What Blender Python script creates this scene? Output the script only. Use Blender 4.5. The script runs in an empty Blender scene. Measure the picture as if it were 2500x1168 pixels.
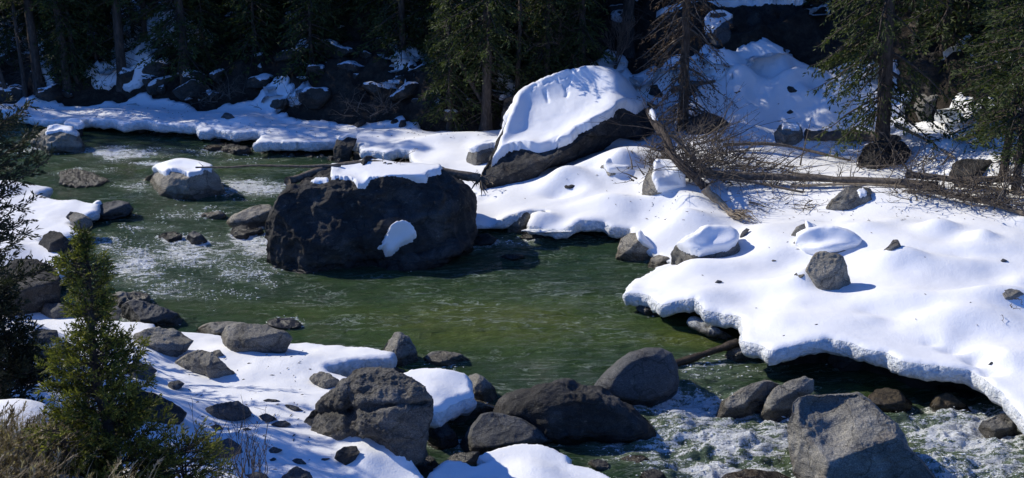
import bpy, bmesh, math, random
import numpy as np
from mathutils import Vector

SC = bpy.context.scene
COL = SC.collection
R = math.radians
# ---------------------------------------------------------------- camera
CAM = np.array([0.0, 0.0, 8.0]); FP = 2680.0; PITCH = R(19.2)
cd = bpy.data.cameras.new('camera'); cam = bpy.data.objects.new('camera', cd); COL.objects.link(cam)
cam.location = CAM; cam.rotation_euler = (R(90) - PITCH, 0, 0)
cd.sensor_width = 36.0; cd.lens = 36.0 * FP / 2500.0; cd.clip_start = 0.1; cd.clip_end = 600
SC.camera = cam
# ---------------------------------------------------------------- light
SUN_AZ, SUN_EL = -64.0, 37.0            # degrees, azimuth measured from +Y towards +X
w = bpy.data.worlds.new('World'); SC.world = w; w.use_nodes = True
nt = w.node_tree; bg = nt.nodes['Background']
sky = nt.nodes.new('ShaderNodeTexSky'); sky.sky_type = 'NISHITA'; sky.sun_disc = False
sky.sun_elevation = R(SUN_EL); sky.sun_rotation = R(SUN_AZ); sky.altitude = 2600; sky.air_density = 1.0; sky.dust_density = 0.0; sky.ozone_density = 4.0
skm = nt.nodes.new('ShaderNodeMix'); skm.data_type = 'RGBA'; skm.blend_type = 'MULTIPLY'; skm.inputs[0].default_value = 1.0; skm.inputs[7].default_value = (0.52, 0.90, 1.50, 1)
nt.links.new(sky.outputs[0], skm.inputs[6]); nt.links.new(skm.outputs[2], bg.inputs[0]); bg.inputs[1].default_value = 0.145
sl = bpy.data.lights.new('sun', 'SUN'); sl.energy = 5.0; sl.angle = R(0.5); sl.color = (1.0, 0.935, 0.80)
so = bpy.data.objects.new('sun', sl); COL.objects.link(so)
sd = Vector((math.sin(R(SUN_AZ)) * math.cos(R(SUN_EL)), math.cos(R(SUN_AZ)) * math.cos(R(SUN_EL)), math.sin(R(SUN_EL))))
so.rotation_euler = sd.to_track_quat('Z', 'Y').to_euler(); so.location = (-20, 10, 30)
vs = SC.view_settings; vs.view_transform = 'Standard'; vs.look = 'None'; vs.gamma = 1.0; vs.use_curve_mapping = False; vs.exposure = -0.10

# ---------------------------------------------------------------- maths helpers
FWD = np.array([0, math.cos(PITCH), -math.sin(PITCH)]); UP = np.array([0, math.sin(PITCH), math.cos(PITCH)])
def dirs(px, py):
    px = np.asarray(px, float); py = np.asarray(py, float)
    a = (px - 1250) / FP; b = (584 - py) / FP
    return np.stack([a, FWD[1] + b * UP[1], FWD[2] + b * UP[2]], -1)
def at_z(px, py, z):
    d = dirs(px, py); t = (np.asarray(z, float) - 8.0) / d[..., 2]
    return CAM + d * t[..., None]
def at_t(px, py, t):
    return CAM + dirs(px, py) * np.asarray(t, float)[..., None]
def at_d(px, py, D):
    d = dirs(px, py); return CAM + d * (D / d[..., 1])[..., None]
def project(p):
    q = p - CAM; t = q @ FWD
    return 1250 + FP * q[..., 0] / t, 584 - FP * (q @ UP) / t, t
_rng = np.random.RandomState(7); _P = _rng.permutation(512); _P = np.concatenate([_P, _P, _P]); _V = _rng.rand(512) * 2 - 1
def vnoise(x, y, z=0.0):
    x, y, z = np.broadcast_arrays(np.asarray(x, float), np.asarray(y, float), np.asarray(z, float))
    xi = np.floor(x).astype(int); yi = np.floor(y).astype(int); zi = np.floor(z).astype(int)
    fx = x - xi; fy = y - yi; fz = z - zi
    s = lambda t: t * t * t * (t * (t * 6 - 15) + 10)
    u, v, q = s(fx), s(fy), s(fz)
    def h(a, b, c): return _V[_P[_P[_P[a & 511] + (b & 511)] + (c & 511)] & 511]
    def lerp(a, b, t): return a + (b - a) * t
    return lerp(lerp(lerp(h(xi, yi, zi), h(xi + 1, yi, zi), u), lerp(h(xi, yi + 1, zi), h(xi + 1, yi + 1, zi), u), v),
                lerp(lerp(h(xi, yi, zi + 1), h(xi + 1, yi, zi + 1), u), lerp(h(xi, yi + 1, zi + 1), h(xi + 1, yi + 1, zi + 1), u), v), q)
def fbm(x, y, z=0.0, o=4, g=0.5, ridge=False):
    a = 1.0; r = 0; x = np.asarray(x, float); y = np.asarray(y, float); z = np.asarray(z, float)
    for i in range(o):
        n = vnoise(x + 13.7 * i, y + 7.1 * i, z + 3.3 * i)
        r = r + a * ((1 - 2 * np.abs(n)) if ridge else n); a *= g; x = x * 2.03; y = y * 2.03; z = z * 2.03
    return r
def sst(a, b, x):
    t = np.clip((x - a) / (b - a), 0, 1); return t * t * (3 - 2 * t)
def poly_sdf(x, y, P):
    """signed distance to polygon, positive inside"""
    P = np.asarray(P, float); sh = x.shape; x = x.ravel(); y = y.ravel()
    d = np.full(x.shape, 1e18); ins = np.zeros(x.shape, bool); n = len(P)
    for i in range(n):
        ax, ay = P[i][:2]; bx, by = P[(i + 1) % n][:2]
        ex, ey = bx - ax, by - ay; L = ex * ex + ey * ey + 1e-12
        t = np.clip(((x - ax) * ex + (y - ay) * ey) / L, 0, 1)
        dd = (x - ax - t * ex) ** 2 + (y - ay - t * ey) ** 2; np.minimum(d, dd, out=d)
        if ay != by:
            c = ((ay > y) != (by > y)) & (x < ex * (y - ay) / (by - ay) + ax); ins ^= c
    return (np.sqrt(d) * np.where(ins, 1, -1)).reshape(sh)

# ---------------------------------------------------------------- object helpers
def tag(o, label=None, cat=None, group=None, kind=None):
    if label: o['label'] = label
    if cat: o['category'] = cat
    if group: o['group'] = group
    if kind: o['kind'] = kind
    return o
def link(o, parent=None):
    COL.objects.link(o)
    if parent: o.parent = parent
    return o
def empty(name, loc=(0, 0, 0)):
    o = bpy.data.objects.new(name, None); o.location = loc; o.empty_display_size = 0.2; return link(o)
def mk_mesh(name, V, F, mat, smooth=True, attrs=None):
    me = bpy.data.meshes.new(name); V = np.asarray(V, np.float32)
    if isinstance(F, np.ndarray):
        F = F.astype(np.int32); k = F.shape[1]; m = len(F)
        me.vertices.add(len(V)); me.vertices.foreach_set('co', V.ravel())
        me.loops.add(m * k); me.loops.foreach_set('vertex_index', F.ravel())
        me.polygons.add(m); me.polygons.foreach_set('loop_start', np.arange(m, dtype=np.int32) * k)
        try: me.polygons.foreach_set('loop_total', np.full(m, k, np.int32))
        except Exception: pass
        me.update(calc_edges=True)
    else:
        me.from_pydata(V.tolist(), [], F); me.update()
    me.polygons.foreach_set('use_smooth', np.full(len(me.polygons), smooth, bool))
    if attrs:
        for k_, a in attrs.items():
            at = me.attributes.new(k_, 'FLOAT', 'POINT'); at.data.foreach_set('value', np.asarray(a, np.float32))
    if mat: me.materials.append(mat)
    return me
def mk_obj(name, V, F, mat, parent=None, smooth=True, attrs=None, origin=None):
    V = np.asarray(V, float)
    if origin is not None: V = V - np.asarray(origin, float)
    o = bpy.data.objects.new(name, mk_mesh(name, V, F, mat, smooth, attrs))
    if origin is not None and parent is None: o.location = origin
    return link(o, parent)

# ---------------------------------------------------------------- materials
def new_mat(name):
    m = bpy.data.materials.new(name); m.use_nodes = True; n = m.node_tree; n.nodes.clear()
    out = n.nodes.new('ShaderNodeOutputMaterial'); b = n.nodes.new('ShaderNodeBsdfPrincipled'); n.links.new(b.outputs[0], out.inputs[0])
    return m, n, b
def N(n, t, **kw):
    x = n.nodes.new(t)
    for k, v in kw.items():
        if k.startswith('i_'): x.inputs[k[2:].replace('_', ' ')].default_value = v
        else: setattr(x, k, v)
    return x
def ramp(n, src, stops):
    r = n.nodes.new('ShaderNodeValToRGB'); e = r.color_ramp.elements
    while len(e) < len(stops): e.new(0.5)
    for k, (p, c) in enumerate(stops): e[k].position = p; e[k].color = (*c, 1) if len(c) == 3 else c
    n.links.new(src, r.inputs[0]); return r.outputs[0]
def noise(n, co, scale, detail=5, rough=0.55, dist=0.0):
    x = N(n, 'ShaderNodeTexNoise', i_Scale=scale, i_Detail=detail, i_Roughness=rough, i_Distortion=dist); n.links.new(co, x.inputs['Vector']); return x.outputs[0]
def mixc(n, f, a, b, mode='MIX'):
    x = n.nodes.new('ShaderNodeMix'); x.data_type = 'RGBA'; x.blend_type = mode
    for s, v in ((0, f), (6, a), (7, b)):
        if hasattr(v, 'is_linked'): n.links.new(v, x.inputs[s])
        else: x.inputs[s].default_value = v if s == 0 else ((*v, 1) if len(v) == 3 else v)
    return x.outputs[2]
def math_(n, op, a, b=0.0, clamp=False):
    x = n.nodes.new('ShaderNodeMath'); x.operation = op; x.use_clamp = clamp
    for s, v in ((0, a), (1, b)):
        if hasattr(v, 'is_linked'): n.links.new(v, x.inputs[s])
        else: x.inputs[s].default_value = v
    return x.outputs[0]
def bump(n, h, strength, dist, nrm=None):
    x = N(n, 'ShaderNodeBump', i_Strength=strength, i_Distance=dist); n.links.new(h, x.inputs['Height'])
    if nrm: n.links.new(nrm, x.inputs['Normal'])
    return x.outputs[0]
def pos(n): return n.nodes.new('ShaderNodeNewGeometry').outputs['Position']

def snow_mat(name='snow', icy=False):
    m, n, b = new_mat(name); p = pos(n)
    n1 = noise(n, p, 3.0, 4); n2 = noise(n, p, 38.0, 4, 0.6)
    col = ramp(n, n1, [(0.3, (0.82, 0.83, 0.845)), (0.7, (0.87, 0.875, 0.88))])
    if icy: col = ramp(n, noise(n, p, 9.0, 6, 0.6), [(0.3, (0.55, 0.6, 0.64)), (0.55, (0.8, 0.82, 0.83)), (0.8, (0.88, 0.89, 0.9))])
    n.links.new(col, b.inputs['Base Color']); b.inputs['Roughness'].default_value = 0.62; b.inputs['Specular IOR Level'].default_value = 0.25
    b.inputs['Subsurface Weight'].default_value = 0.0
    k = bump(n, noise(n, p, 7.0 if not icy else 14.0, 5, 0.55), 0.3 if not icy else 1.0, 0.03 if not icy else 0.09); n.links.new(bump(n, n2, 0.5, 0.012 if not icy else 0.03, k), b.inputs['Normal'])
    return m
M_SNOW = snow_mat(); M_ICE = snow_mat('crumbly_snow', True)

def rock_mat(name, dark, mid, light, warm=0.4, bmp=1.0, wet=True, fscale=1.0, snow=False):
    m, n, b = new_mat(name); p = pos(n)
    mp = N(n, 'ShaderNodeMapping'); mp.inputs['Scale'].default_value = (1, 1, 1.5); n.links.new(p, mp.inputs[0]); q = mp.outputs[0]
    a = noise(n, q, 1.6 * fscale, 8, 0.62, 0.6); c = ramp(n, a, [(0.25, dark), (0.5, mid), (0.78, light)])
    sp = noise(n, q, 55 * fscale, 3, 0.7); c = mixc(n, 0.75, c, ramp(n, sp, [(0.32, (0.35, 0.35, 0.35)), (0.5, (1, 1, 1)), (0.68, (2.1, 2.05, 1.9))]), 'MULTIPLY')
    rust = ramp(n, noise(n, q, 2.7, 5, 0.6), [(0.55, (0, 0, 0)), (0.75, (1, 1, 1))]); c = mixc(n, math_(n, 'MULTIPLY', rust, warm), c, (0.16, 0.10, 0.05))
    lich = ramp(n, noise(n, q, 7.5, 6, 0.7), [(0.6, (0, 0, 0)), (0.68, (1, 1, 1))]); c = mixc(n, math_(n, 'MULTIPLY', lich, 0.35), c, (0.26, 0.25, 0.2))
    vo = N(n, 'ShaderNodeTexVoronoi', feature='DISTANCE_TO_EDGE', i_Scale=1.3 * fscale)
    mx = n.nodes.new('ShaderNodeVectorMath'); mx.operation = 'ADD'; nn = N(n, 'ShaderNodeTexNoise', i_Scale=1.7, i_Detail=6.0)
    n.links.new(q, nn.inputs['Vector']); n.links.new(nn.outputs[1], mx.inputs[0]); n.links.new(q, mx.inputs[1]); n.links.new(mx.outputs[0], vo.inputs['Vector'])
    crack = ramp(n, vo.outputs[0], [(0.0, (0, 0, 0)), (0.03, (1, 1, 1))])
    c = mixc(n, 0.5, c, crack, 'MULTIPLY')
    rough = 0.85
    sx = n.nodes.new('ShaderNodeSeparateXYZ'); n.links.new(p, sx.inputs[0])
    if wet:
        h = math_(n, 'ADD', sx.outputs[2], math_(n, 'MULTIPLY', noise(n, p, 3.0), -0.28))
        wm = ramp(n, h, [(0.0, (1, 1, 1)), (0.06, (0, 0, 0))])
        c = mixc(n, wm, c, mixc(n, 0.85, c, (0.3, 0.27, 0.22), 'MULTIPLY'))
        rr = n.nodes.new('ShaderNodeMapRange'); n.links.new(wm, rr.inputs[0]); rr.inputs[3].default_value = 0.85; rr.inputs[4].default_value = 0.25
        n.links.new(rr.outputs[0], b.inputs['Roughness'])
    else: b.inputs['Roughness'].default_value = rough
    n.links.new(c, b.inputs['Base Color']); b.inputs['Specular IOR Level'].default_value = 0.35
    k = bump(n, noise(n, q, 4.5 * fscale, 10, 0.68, 0.3), 0.9 * bmp, 0.10)
    k = bump(n, crack, 0.35 * bmp, 0.03, k); k = bump(n, noise(n, q, 40 * fscale, 4, 0.7), 0.7 * bmp, 0.012, k)
    n.links.new(k, b.inputs['Normal'])
    if snow:      # thin dusting lying on upward faces
        g = n.nodes.new('ShaderNodeNewGeometry'); s2 = n.nodes.new('ShaderNodeSeparateXYZ'); n.links.new(g.outputs['Normal'], s2.inputs[0])
        f = ramp(n, math_(n, 'ADD', s2.outputs[2], math_(n, 'MULTIPLY', math_(n, 'SUBTRACT', noise(n, p, 3.2, 6, 0.65), 0.5), 1.4)), [(0.78, (0, 0, 0)), (0.84, (1, 1, 1))])
        n.links.new(mixc(n, f, c, (0.84, 0.86, 0.89)), b.inputs['Base Color'])
    return m
M_ROCK = {
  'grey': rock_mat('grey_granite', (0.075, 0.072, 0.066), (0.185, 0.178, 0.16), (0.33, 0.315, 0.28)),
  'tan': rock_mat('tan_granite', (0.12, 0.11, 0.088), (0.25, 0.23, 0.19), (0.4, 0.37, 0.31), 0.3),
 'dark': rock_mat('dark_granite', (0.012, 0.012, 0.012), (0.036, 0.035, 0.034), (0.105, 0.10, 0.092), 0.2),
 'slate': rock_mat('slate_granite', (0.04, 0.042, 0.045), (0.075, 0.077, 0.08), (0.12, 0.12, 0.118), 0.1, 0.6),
 'crag': rock_mat('craggy_granite', (0.035, 0.034, 0.032), (0.135, 0.13, 0.12), (0.30, 0.285, 0.26), 0.2, 1.8),
 'wet': rock_mat('wet_brown_rock', (0.02, 0.016, 0.01), (0.06, 0.045, 0.025), (0.14, 0.09, 0.04), 0.8, 0.7),
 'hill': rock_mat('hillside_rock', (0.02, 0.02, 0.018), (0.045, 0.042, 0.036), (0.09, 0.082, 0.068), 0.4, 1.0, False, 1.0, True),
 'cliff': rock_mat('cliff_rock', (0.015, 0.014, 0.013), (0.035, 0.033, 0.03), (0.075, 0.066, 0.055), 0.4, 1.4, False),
}
for v in ('grey', 'tan', 'slate'): pass
def simple_mat(name, stops, scale=8.0, rough=0.85, bs=0.6, bd=0.02, stretch=(1, 1, 1), obj=False, attr=None, spec=0.3, trans=0.0):
    m, n, b = new_mat(name)
    co = n.nodes.new('ShaderNodeTexCoord').outputs['Object'] if obj else pos(n)
    mp = N(n, 'ShaderNodeMapping'); mp.inputs['Scale'].default_value = stretch; n.links.new(co, mp.inputs[0])
    src = noise(n, mp.outputs[0], scale, 7, 0.62, 0.4)
    if attr:
        a = N(n, 'ShaderNodeAttribute', attribute_name=attr); src2 = math_(n, 'ADD', math_(n, 'MULTIPLY', a.outputs['Fac'], 0.75), math_(n, 'MULTIPLY', src, 0.25))
        c = ramp(n, src2, stops)
    else: c = ramp(n, src, stops)
    n.links.new(c, b.inputs['Base Color']); b.inputs['Roughness'].default_value = rough; b.inputs['Specular IOR Level'].default_value = spec
    if trans:
        tr = n.nodes.new('ShaderNodeBsdfTranslucent'); n.links.new(mixc(n, 1.0, c, (1.4, 1.5, 0.5), 'MULTIPLY'), tr.inputs[0])
        ms = n.nodes.new('ShaderNodeMixShader'); ms.inputs[0].default_value = trans; n.links.new(b.outputs[0], ms.inputs[1]); n.links.new(tr.outputs[0], ms.inputs[2])
        n.links.new(ms.outputs[0], n.nodes['Material Output'].inputs[0])
    elif bs: n.links.new(bump(n, noise(n, mp.outputs[0], scale * 2.5, 6, 0.7), bs, bd), b.inputs['Normal'])
    return m
M_BARK = simple_mat('conifer_bark', [(0.25, (0.022, 0.018, 0.015)), (0.5, (0.07, 0.056, 0.046)), (0.8, (0.17, 0.135, 0.11))], 14, 0.9, 1.0, 0.03, (1, 1, 0.3))
M_DEAD = simple_mat('dead_wood', [(0.25, (0.045, 0.038, 0.032)), (0.5, (0.115, 0.094, 0.074)), (0.8, (0.26, 0.22, 0.175))], 16, 0.85, 0.8, 0.015, (1, 1, 1))
M_PALE = simple_mat('bleached_wood', [(0.25, (0.10, 0.075, 0.05)), (0.5, (0.27, 0.215, 0.15)), (0.8, (0.44, 0.37, 0.27))], 12, 0.8, 0.8, 0.02)
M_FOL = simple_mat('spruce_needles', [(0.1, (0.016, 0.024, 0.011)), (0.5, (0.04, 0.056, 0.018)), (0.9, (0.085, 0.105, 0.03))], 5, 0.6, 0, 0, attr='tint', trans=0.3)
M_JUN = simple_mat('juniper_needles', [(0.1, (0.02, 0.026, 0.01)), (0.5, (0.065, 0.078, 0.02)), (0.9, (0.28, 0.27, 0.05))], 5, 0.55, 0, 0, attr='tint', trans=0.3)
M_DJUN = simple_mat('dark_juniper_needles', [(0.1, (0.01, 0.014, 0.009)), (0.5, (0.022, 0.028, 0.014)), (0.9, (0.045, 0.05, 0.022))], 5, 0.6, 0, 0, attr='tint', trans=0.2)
M_BRN = simple_mat('dead_brown_needles', [(0.1, (0.04, 0.024, 0.014)), (0.5, (0.085, 0.052, 0.03)), (0.9, (0.15, 0.095, 0.055))], 5, 0.75, 0, 0, attr='tint', trans=0.15)
M_GRASS = simple_mat('dry_grass_straw', [(0.1, (0.07, 0.05, 0.03)), (0.5, (0.2, 0.155, 0.1)), (0.9, (0.42, 0.36, 0.26))], 5, 0.7, 0, 0, attr='tint', trans=0.25)
M_SOIL = simple_mat('forest_floor', [(0.3, (0.014, 0.011, 0.008)), (0.5, (0.034, 0.027, 0.02)), (0.75, (0.07, 0.056, 0.042))], 5, 0.95, 1.0, 0.08)
M_WETLOG = simple_mat('wet_log_bark', [(0.25, (0.012, 0.009, 0.006)), (0.5, (0.035, 0.024, 0.014)), (0.8, (0.08, 0.055, 0.03))], 14, 0.4, 0.8, 0.02)
# ================================================================ terrain heights
LIP = [(-500,255,.4),(0,273,.4),(60,278,.4),(87,286,.35),(123,292,.35),(170,288,.4),(226,289,.45),(272,292,.45),(300,300,.45),(330,294,.5),(360,292,.5),(385,299,.5),(440,301,.5),(478,303,.5),(486,318,.4),(512,322,.35),(522,308,.5),(575,318,.5),(632,318,.5),(637,330,.5),(616,346,.45),(640,343,.45),(683,342,.45),(760,343,.45),(811,341,.45),(845,338,.5),(875,345,.5),(882,363,.45),(944,370,.45),(972,362,.5),(1000,365,.5),(1005,388,.4),(1030,420,.35),(1095,428,.4),(1125,445,.4),(1168,470,.35),(1140,490,.35),(1100,520,.3),(1150,545,.25),
 (1204,553,.12),(1225,525,.4),(1252,523,.4),(1270,513,.5),(1300,507,.5),(1330,508,.5),(1341,519,.5),(1318,522,.4),(1298,530,.35),(1294,545,.3),(1282,567,.15),(1330,573,.12),(1357,579,.12),(1375,558,.3),(1402,537,.5),(1420,531,.5),(1450,531,.5),(1477,537,.45),(1492,553,.35),(1540,555,.35),(1545,575,.3),(1570,600,.25),(1609,621,.2),(1640,640,.2),(1600,657,.2),(1570,672,.25),(1540,685,.35),
 (1523,707,.45),(1561,707,.45),(1585,715,.45),(1615,744,.45),(1658,739,.5),(1696,736,.55),(1723,755,.55),(1755,758,.55),(1809,768,.6),(1814,793,.6),(1811,830,.6),(1857,841,.6),(1884,863,.6),(1916,849,.65),(1970,833,.72),(2024,825,.75),(2077,836,.75),(2110,852,.72),(2163,857,.75),(2201,876,.75),(2260,884,.75),(2335,892,.75),(2373,900,.72),(2395,916,.7),(2421,938,.68),(2448,965,.62),(2475,997,.58),(2497,1024,.55),(2560,1080,.55),(2650,1150,.6),(2800,1250,.7),(3300,1400,.9)]
BACK = [(3300,330),(2750,150),(2500,140),(2420,230),(2340,230),(2300,290),(2230,300),(2200,240),(2170,150),(2100,140),(1990,158),(1960,150),(1900,110),(1840,102),(1780,120),(1735,136),(1700,118),(1670,120),(1640,150),(1590,165),(1560,190),(1500,150),(1470,140),(1440,170),(1390,250),(1300,310),(1215,312),(1120,318),(1040,318),(985,308),(900,292),(860,302),(780,292),(700,285),(672,270),(722,212),(700,200),(640,208),(600,236),(520,268),(480,270),(430,242),(380,238),(340,228),(290,250),(240,258),(160,256),(120,235),(85,222),(60,228),(40,250),(0,253),(-500,238)]
NEAR = [(-700,360,.4),(-200,385,.4),(40,412,.35),(100,411,.4),(140,420,.4),(142,440,.35),(120,462,.3),(90,475,.3),(140,486,.3),(200,487,.35),(243,495,.35),(236,515,.3),(200,530,.25),(170,545,.3),(190,560,.3),(195,572,.25),(150,578,.25),(100,585,.25),(110,598,.4),(150,615,.4),(172,628,.35),(160,655,.3),(120,690,.3),(100,740,.3),(150,768,.4),(285,778,.4),(375,783,.4),(383,800,.4),(440,806,.35),(520,812,.3),(560,822,.3),(620,835,.3),(715,830,.3),(800,836,.3),(860,839,.3),(930,850,.35),(965,857,.35),(955,870,.4),(925,874,.4),(880,870,.45),(835,880,.45),(798,893,.45),(805,912,.4),(850,920,.4),(880,940,.5),(900,1020,.6),(940,1090,.7),(976,1100,.7),(982,1122,.6),(1004,1136,.6),(1034,1158,.6),(1040,1190,.6),(1020,1300,.7),(1000,1600,1.0),(700,2600,3.0),(-2500,2600,4.8),(-1800,700,2.5)]
PB = [(976,912,.6),(1004,902,.6),(1048,899,.6),(1100,909,.6),(1140,917,.55),(1155,940,.5),(1157,962,.5),(1120,976,.5),(1076,1003,.5),(1060,1006,.5),(1020,1000,.6),(960,960,.6)]
PC = [(1060,1156,.45),(1085,1132,.45),(1124,1129,.45),(1157,1141,.45),(1185,1131,.45),(1169,1106,.5),(1220,1088,.5),(1261,1079,.5),(1321,1078,.5),(1361,1088,.5),(1389,1108,.45),(1391,1128,.4),(1437,1134,.4),(1477,1145,.4),(1517,1168,.4),(1540,1200,.4),(1500,1300,.5),(1100,1360,.6),(1030,1190,.5)]
INNER = [(1250,480,.45),(1500,480,.7),(1400,420,.9),(1540,360,1.3),(1700,520,.8),(1900,560,.9),(2200,560,1.05),(2450,560,1.15),(1700,640,.6),(1650,690,.55),(2000,700,.8),(2300,750,.95),(2450,850,.95),(1900,780,.75),(2200,640,1.0),(1650,450,.9),(1800,400,1.0),(2000,380,1.05),(2200,450,1.2),(1750,320,1.2),(2000,320,1.3),(2300,330,1.7),(2400,300,2.0),(2480,380,1.8),(900,330,.55),(1100,350,.6),(1000,320,.6),(600,285,.6),(300,272,.5),(0,258,.5),(1200,345,.7),(1050,400,.5),(1250,400,.6),(2700,500,1.5),(2700,900,1.0),
 (500,850,.45),(700,900,.5),(650,1000,.7),(600,1100,.95),(750,1120,.8),(880,1110,.8),(300,1000,1.2),(300,850,.8),(100,900,1.3),(0,800,1.2),(0,1000,2.2),(100,1168,2.5),(300,1168,1.8),(500,1168,1.3),(700,1168,.95),(0,600,.6),(0,450,.5),(-300,700,1.5),(-300,1000,3),(350,1500,3.2),(0,1500,4.2),(850,1400,1.4),(1060,950,.66),(1300,1130,.62),(1250,1200,.7)]
CP = []
for L in (LIP, NEAR, PB, PC, INNER):
    for a, b_, c in L:
        p = at_z(a, b_, c); CP.append((p[0], p[1], c))
CP = np.array(CP)
FOOT = [(-1500,235,.6),(-300,240,.5),(0,246,.5),(300,240,.6),(480,250,.6),(620,245,.7),(700,268,.7),(900,286,.7),(1080,305,.7),(1200,300,.8),(1400,270,1.2),(1560,250,1.3),(1680,285,1.3),(1900,290,1.3),(2100,300,1.4),(2300,300,1.8),(2500,330,1.9),(2900,380,2.0)]
FW = np.array([[*at_z(a, b_, c)[:2], c] for a, b_, c in FOOT])
def hfun(x, y):
    sh = x.shape; x = x.ravel(); y = y.ravel(); num = np.zeros(x.shape); den = np.zeros(x.shape)
    for cx, cy, cz in CP:
        wt = 1.0 / (((x - cx) ** 2 + (y - cy) ** 2) + 0.04) ** 1.6; num += wt * cz; den += wt
    z = num / den
    fy = np.interp(x, FW[:, 0], FW[:, 1]); fz = np.interp(x, FW[:, 0], FW[:, 2])
    hl = y - fy; up = fz + np.where(hl < 12, 0.60 * hl, 7.2 + 0.42 * (hl - 12)) + 0.35 * fbm(x / 3.1, y / 3.1, 5.0, 3) * sst(0, 3, hl)
    k = 0.35; h = np.clip(0.5 + 0.5 * (up - z) / k, 0, 1); z = z * (1 - h) + up * h + k * h * (1 - h) * 0.5
    z = z + 0.045 * fbm(x / 2.4, y / 2.0, 1.0, 2)
    # pillows of snow over buried boulders on the right-hand slope
    rm = sst(3.0, 4.4, x) * sst(-0.5, 1.0, hl) * (1 - sst(7, 9, hl))
    z = z + rm * 0.2 * (np.maximum(0, 1 - 1.5 * np.abs(fbm(x / 1.25, y / 0.95, 2.0, 2))) ** 0.8)
    return z.reshape(sh)
X0, X1, Y0, Y1, DX = -34.0, 34.0, 3.0, 80.0, 0.125
gx = np.arange(X0, X1, DX); gy = np.arange(Y0, Y1, DX); GX, GY = np.meshgrid(gx, gy, indexing='ij')
HR = hfun(GX, GY)
MOUND = [(1380,447,.45,.28,-.22),(1380,418,.5,.25,.10),(1505,402,.42,.25,.22),(1440,405,.5,.3,.12),(2290,562,.38,.3,.17),(2395,584,.26,.24,.13),(2190,632,.5,.35,.16),(1975,690,.36,.2,.2),(1900,700,.5,.4,.08),(2180,735,.7,.5,.12),(2190,760,.6,.3,-.06),(2400,790,.8,.5,.14),(2440,740,.9,.35,.22),(2040,780,.9,.5,.07),(1760,720,.9,.5,.07),(2090,560,.5,.3,.1),(1700,660,.7,.4,.06),(1560,520,.8,.4,.12),(1450,500,.6,.3,.1),(1620,480,.6,.3,.1),(1650,560,.6,.4,.08),(2330,650,.8,.4,.1),(1840,640,.6,.35,.05),
 (2000,600,.6,.3,.05),(2380,610,.7,.3,.1),(1130,340,.9,.4,.14),(1030,350,.7,.4,.1),(940,330,.9,.5,.08),(560,300,1,.5,.1),(700,320,1,.5,.08),(880,1070,.35,.3,.14),(1000,1110,.3,.25,.1),(470,840,.5,.3,-.06),(600,870,.6,.4,.05),(560,930,.5,.3,-.06),(1700,500,.5,.3,.18),(1615,440,.5,.3,.12),(1820,330,.8,.4,.22),(1740,345,.6,.3,.12),(1980,345,.9,.4,.15),(1850,380,.9,.4,.12),(1475,360,.7,.3,.25),
 (2395,870,.2,.16,-.16),(2330,855,.2,.12,-.08),(2275,835,.16,.08,-.07),(2420,905,.18,.12,-.12)] + [(x_, y_, rx_, ry_, h_) for x_, y_, rx_, ry_, h_ in ((1685,145,.5,.4,.3),(1765,175,.55,.4,.25),(1850,130,.6,.4,.3),(1725,240,.45,.35,.26),(1815,212,.5,.3,.32),(1905,175,.5,.35,.2),(1965,205,.5,.3,.28),(1900,240,.5,.3,.3),(1800,262,.45,.3,.22),(1955,262,.5,.3,.26),(1700,285,.5,.3,.22),(1835,300,.5,.3,.24),(1880,275,.3,.25,.2),(2060,240,.5,.35,.22),(2020,290,.5,.3,.2),(1640,180,.4,.3,.2),(1610,230,.4,.3,.2),(2380,300,.4,.3,.3),(2440,260,.4,.3,.3),(2420,350,.4,.3,.25),(2300,370,.4,.3,.2))]
def add_mounds(x, y):
    z = np.zeros_like(x)
    for a, b_, rx, ry, h in MOUND:
        p = MC[(a, b_)]; z += 1.35 * h * np.exp(-(((x - p[0]) / rx) ** 2 + ((y - p[1]) / ry) ** 2) ** 1.2)
    return z
def sampH(x, y):
    i = np.clip((x - X0) / DX, 0, len(gx) - 1.001); j = np.clip((y - Y0) / DX, 0, len(gy) - 1.001)
    i0 = i.astype(int); j0 = j.astype(int); u = i - i0; v = j - j0
    return HR[i0, j0] * (1 - u) * (1 - v) + HR[i0 + 1, j0] * u * (1 - v) + HR[i0, j0 + 1] * (1 - u) * v + HR[i0 + 1, j0 + 1] * u * v
_T = np.arange(6, 95, 0.03)
def hit(px, py, h=0.0, water=False, lift=None):
    """first point of the ray that meets the bank surface (or the water outside the banks), h metres above it"""
    d = dirs(px, py); P = CAM + d * _T[:, None]
    if water: z = np.zeros(len(_T))
    else:
        z = sampH(P[:, 0], P[:, 1]); i = np.clip(((P[:, 0] - X0) / DX).astype(int), 0, len(gx) - 1); j = np.clip(((P[:, 1] - Y0) / DX).astype(int), 0, len(gy) - 1)
        z = np.where(LAND[i, j], z, 0.0)
    k = np.argmax(P[:, 2] < z + h); k = k if k > 0 else len(_T) - 1
    return P[k], _T[k]
MC = {(m[0], m[1]): at_z(m[0], m[1], 0.8)[:2] for m in MOUND}
LAND = np.ones(GX.shape, bool)
for m in MOUND: MC[(m[0], m[1])] = hit(m[0], m[1])[0][:2]
HR = HR + add_mounds(GX, GY)
_dr = random.Random(31)
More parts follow.
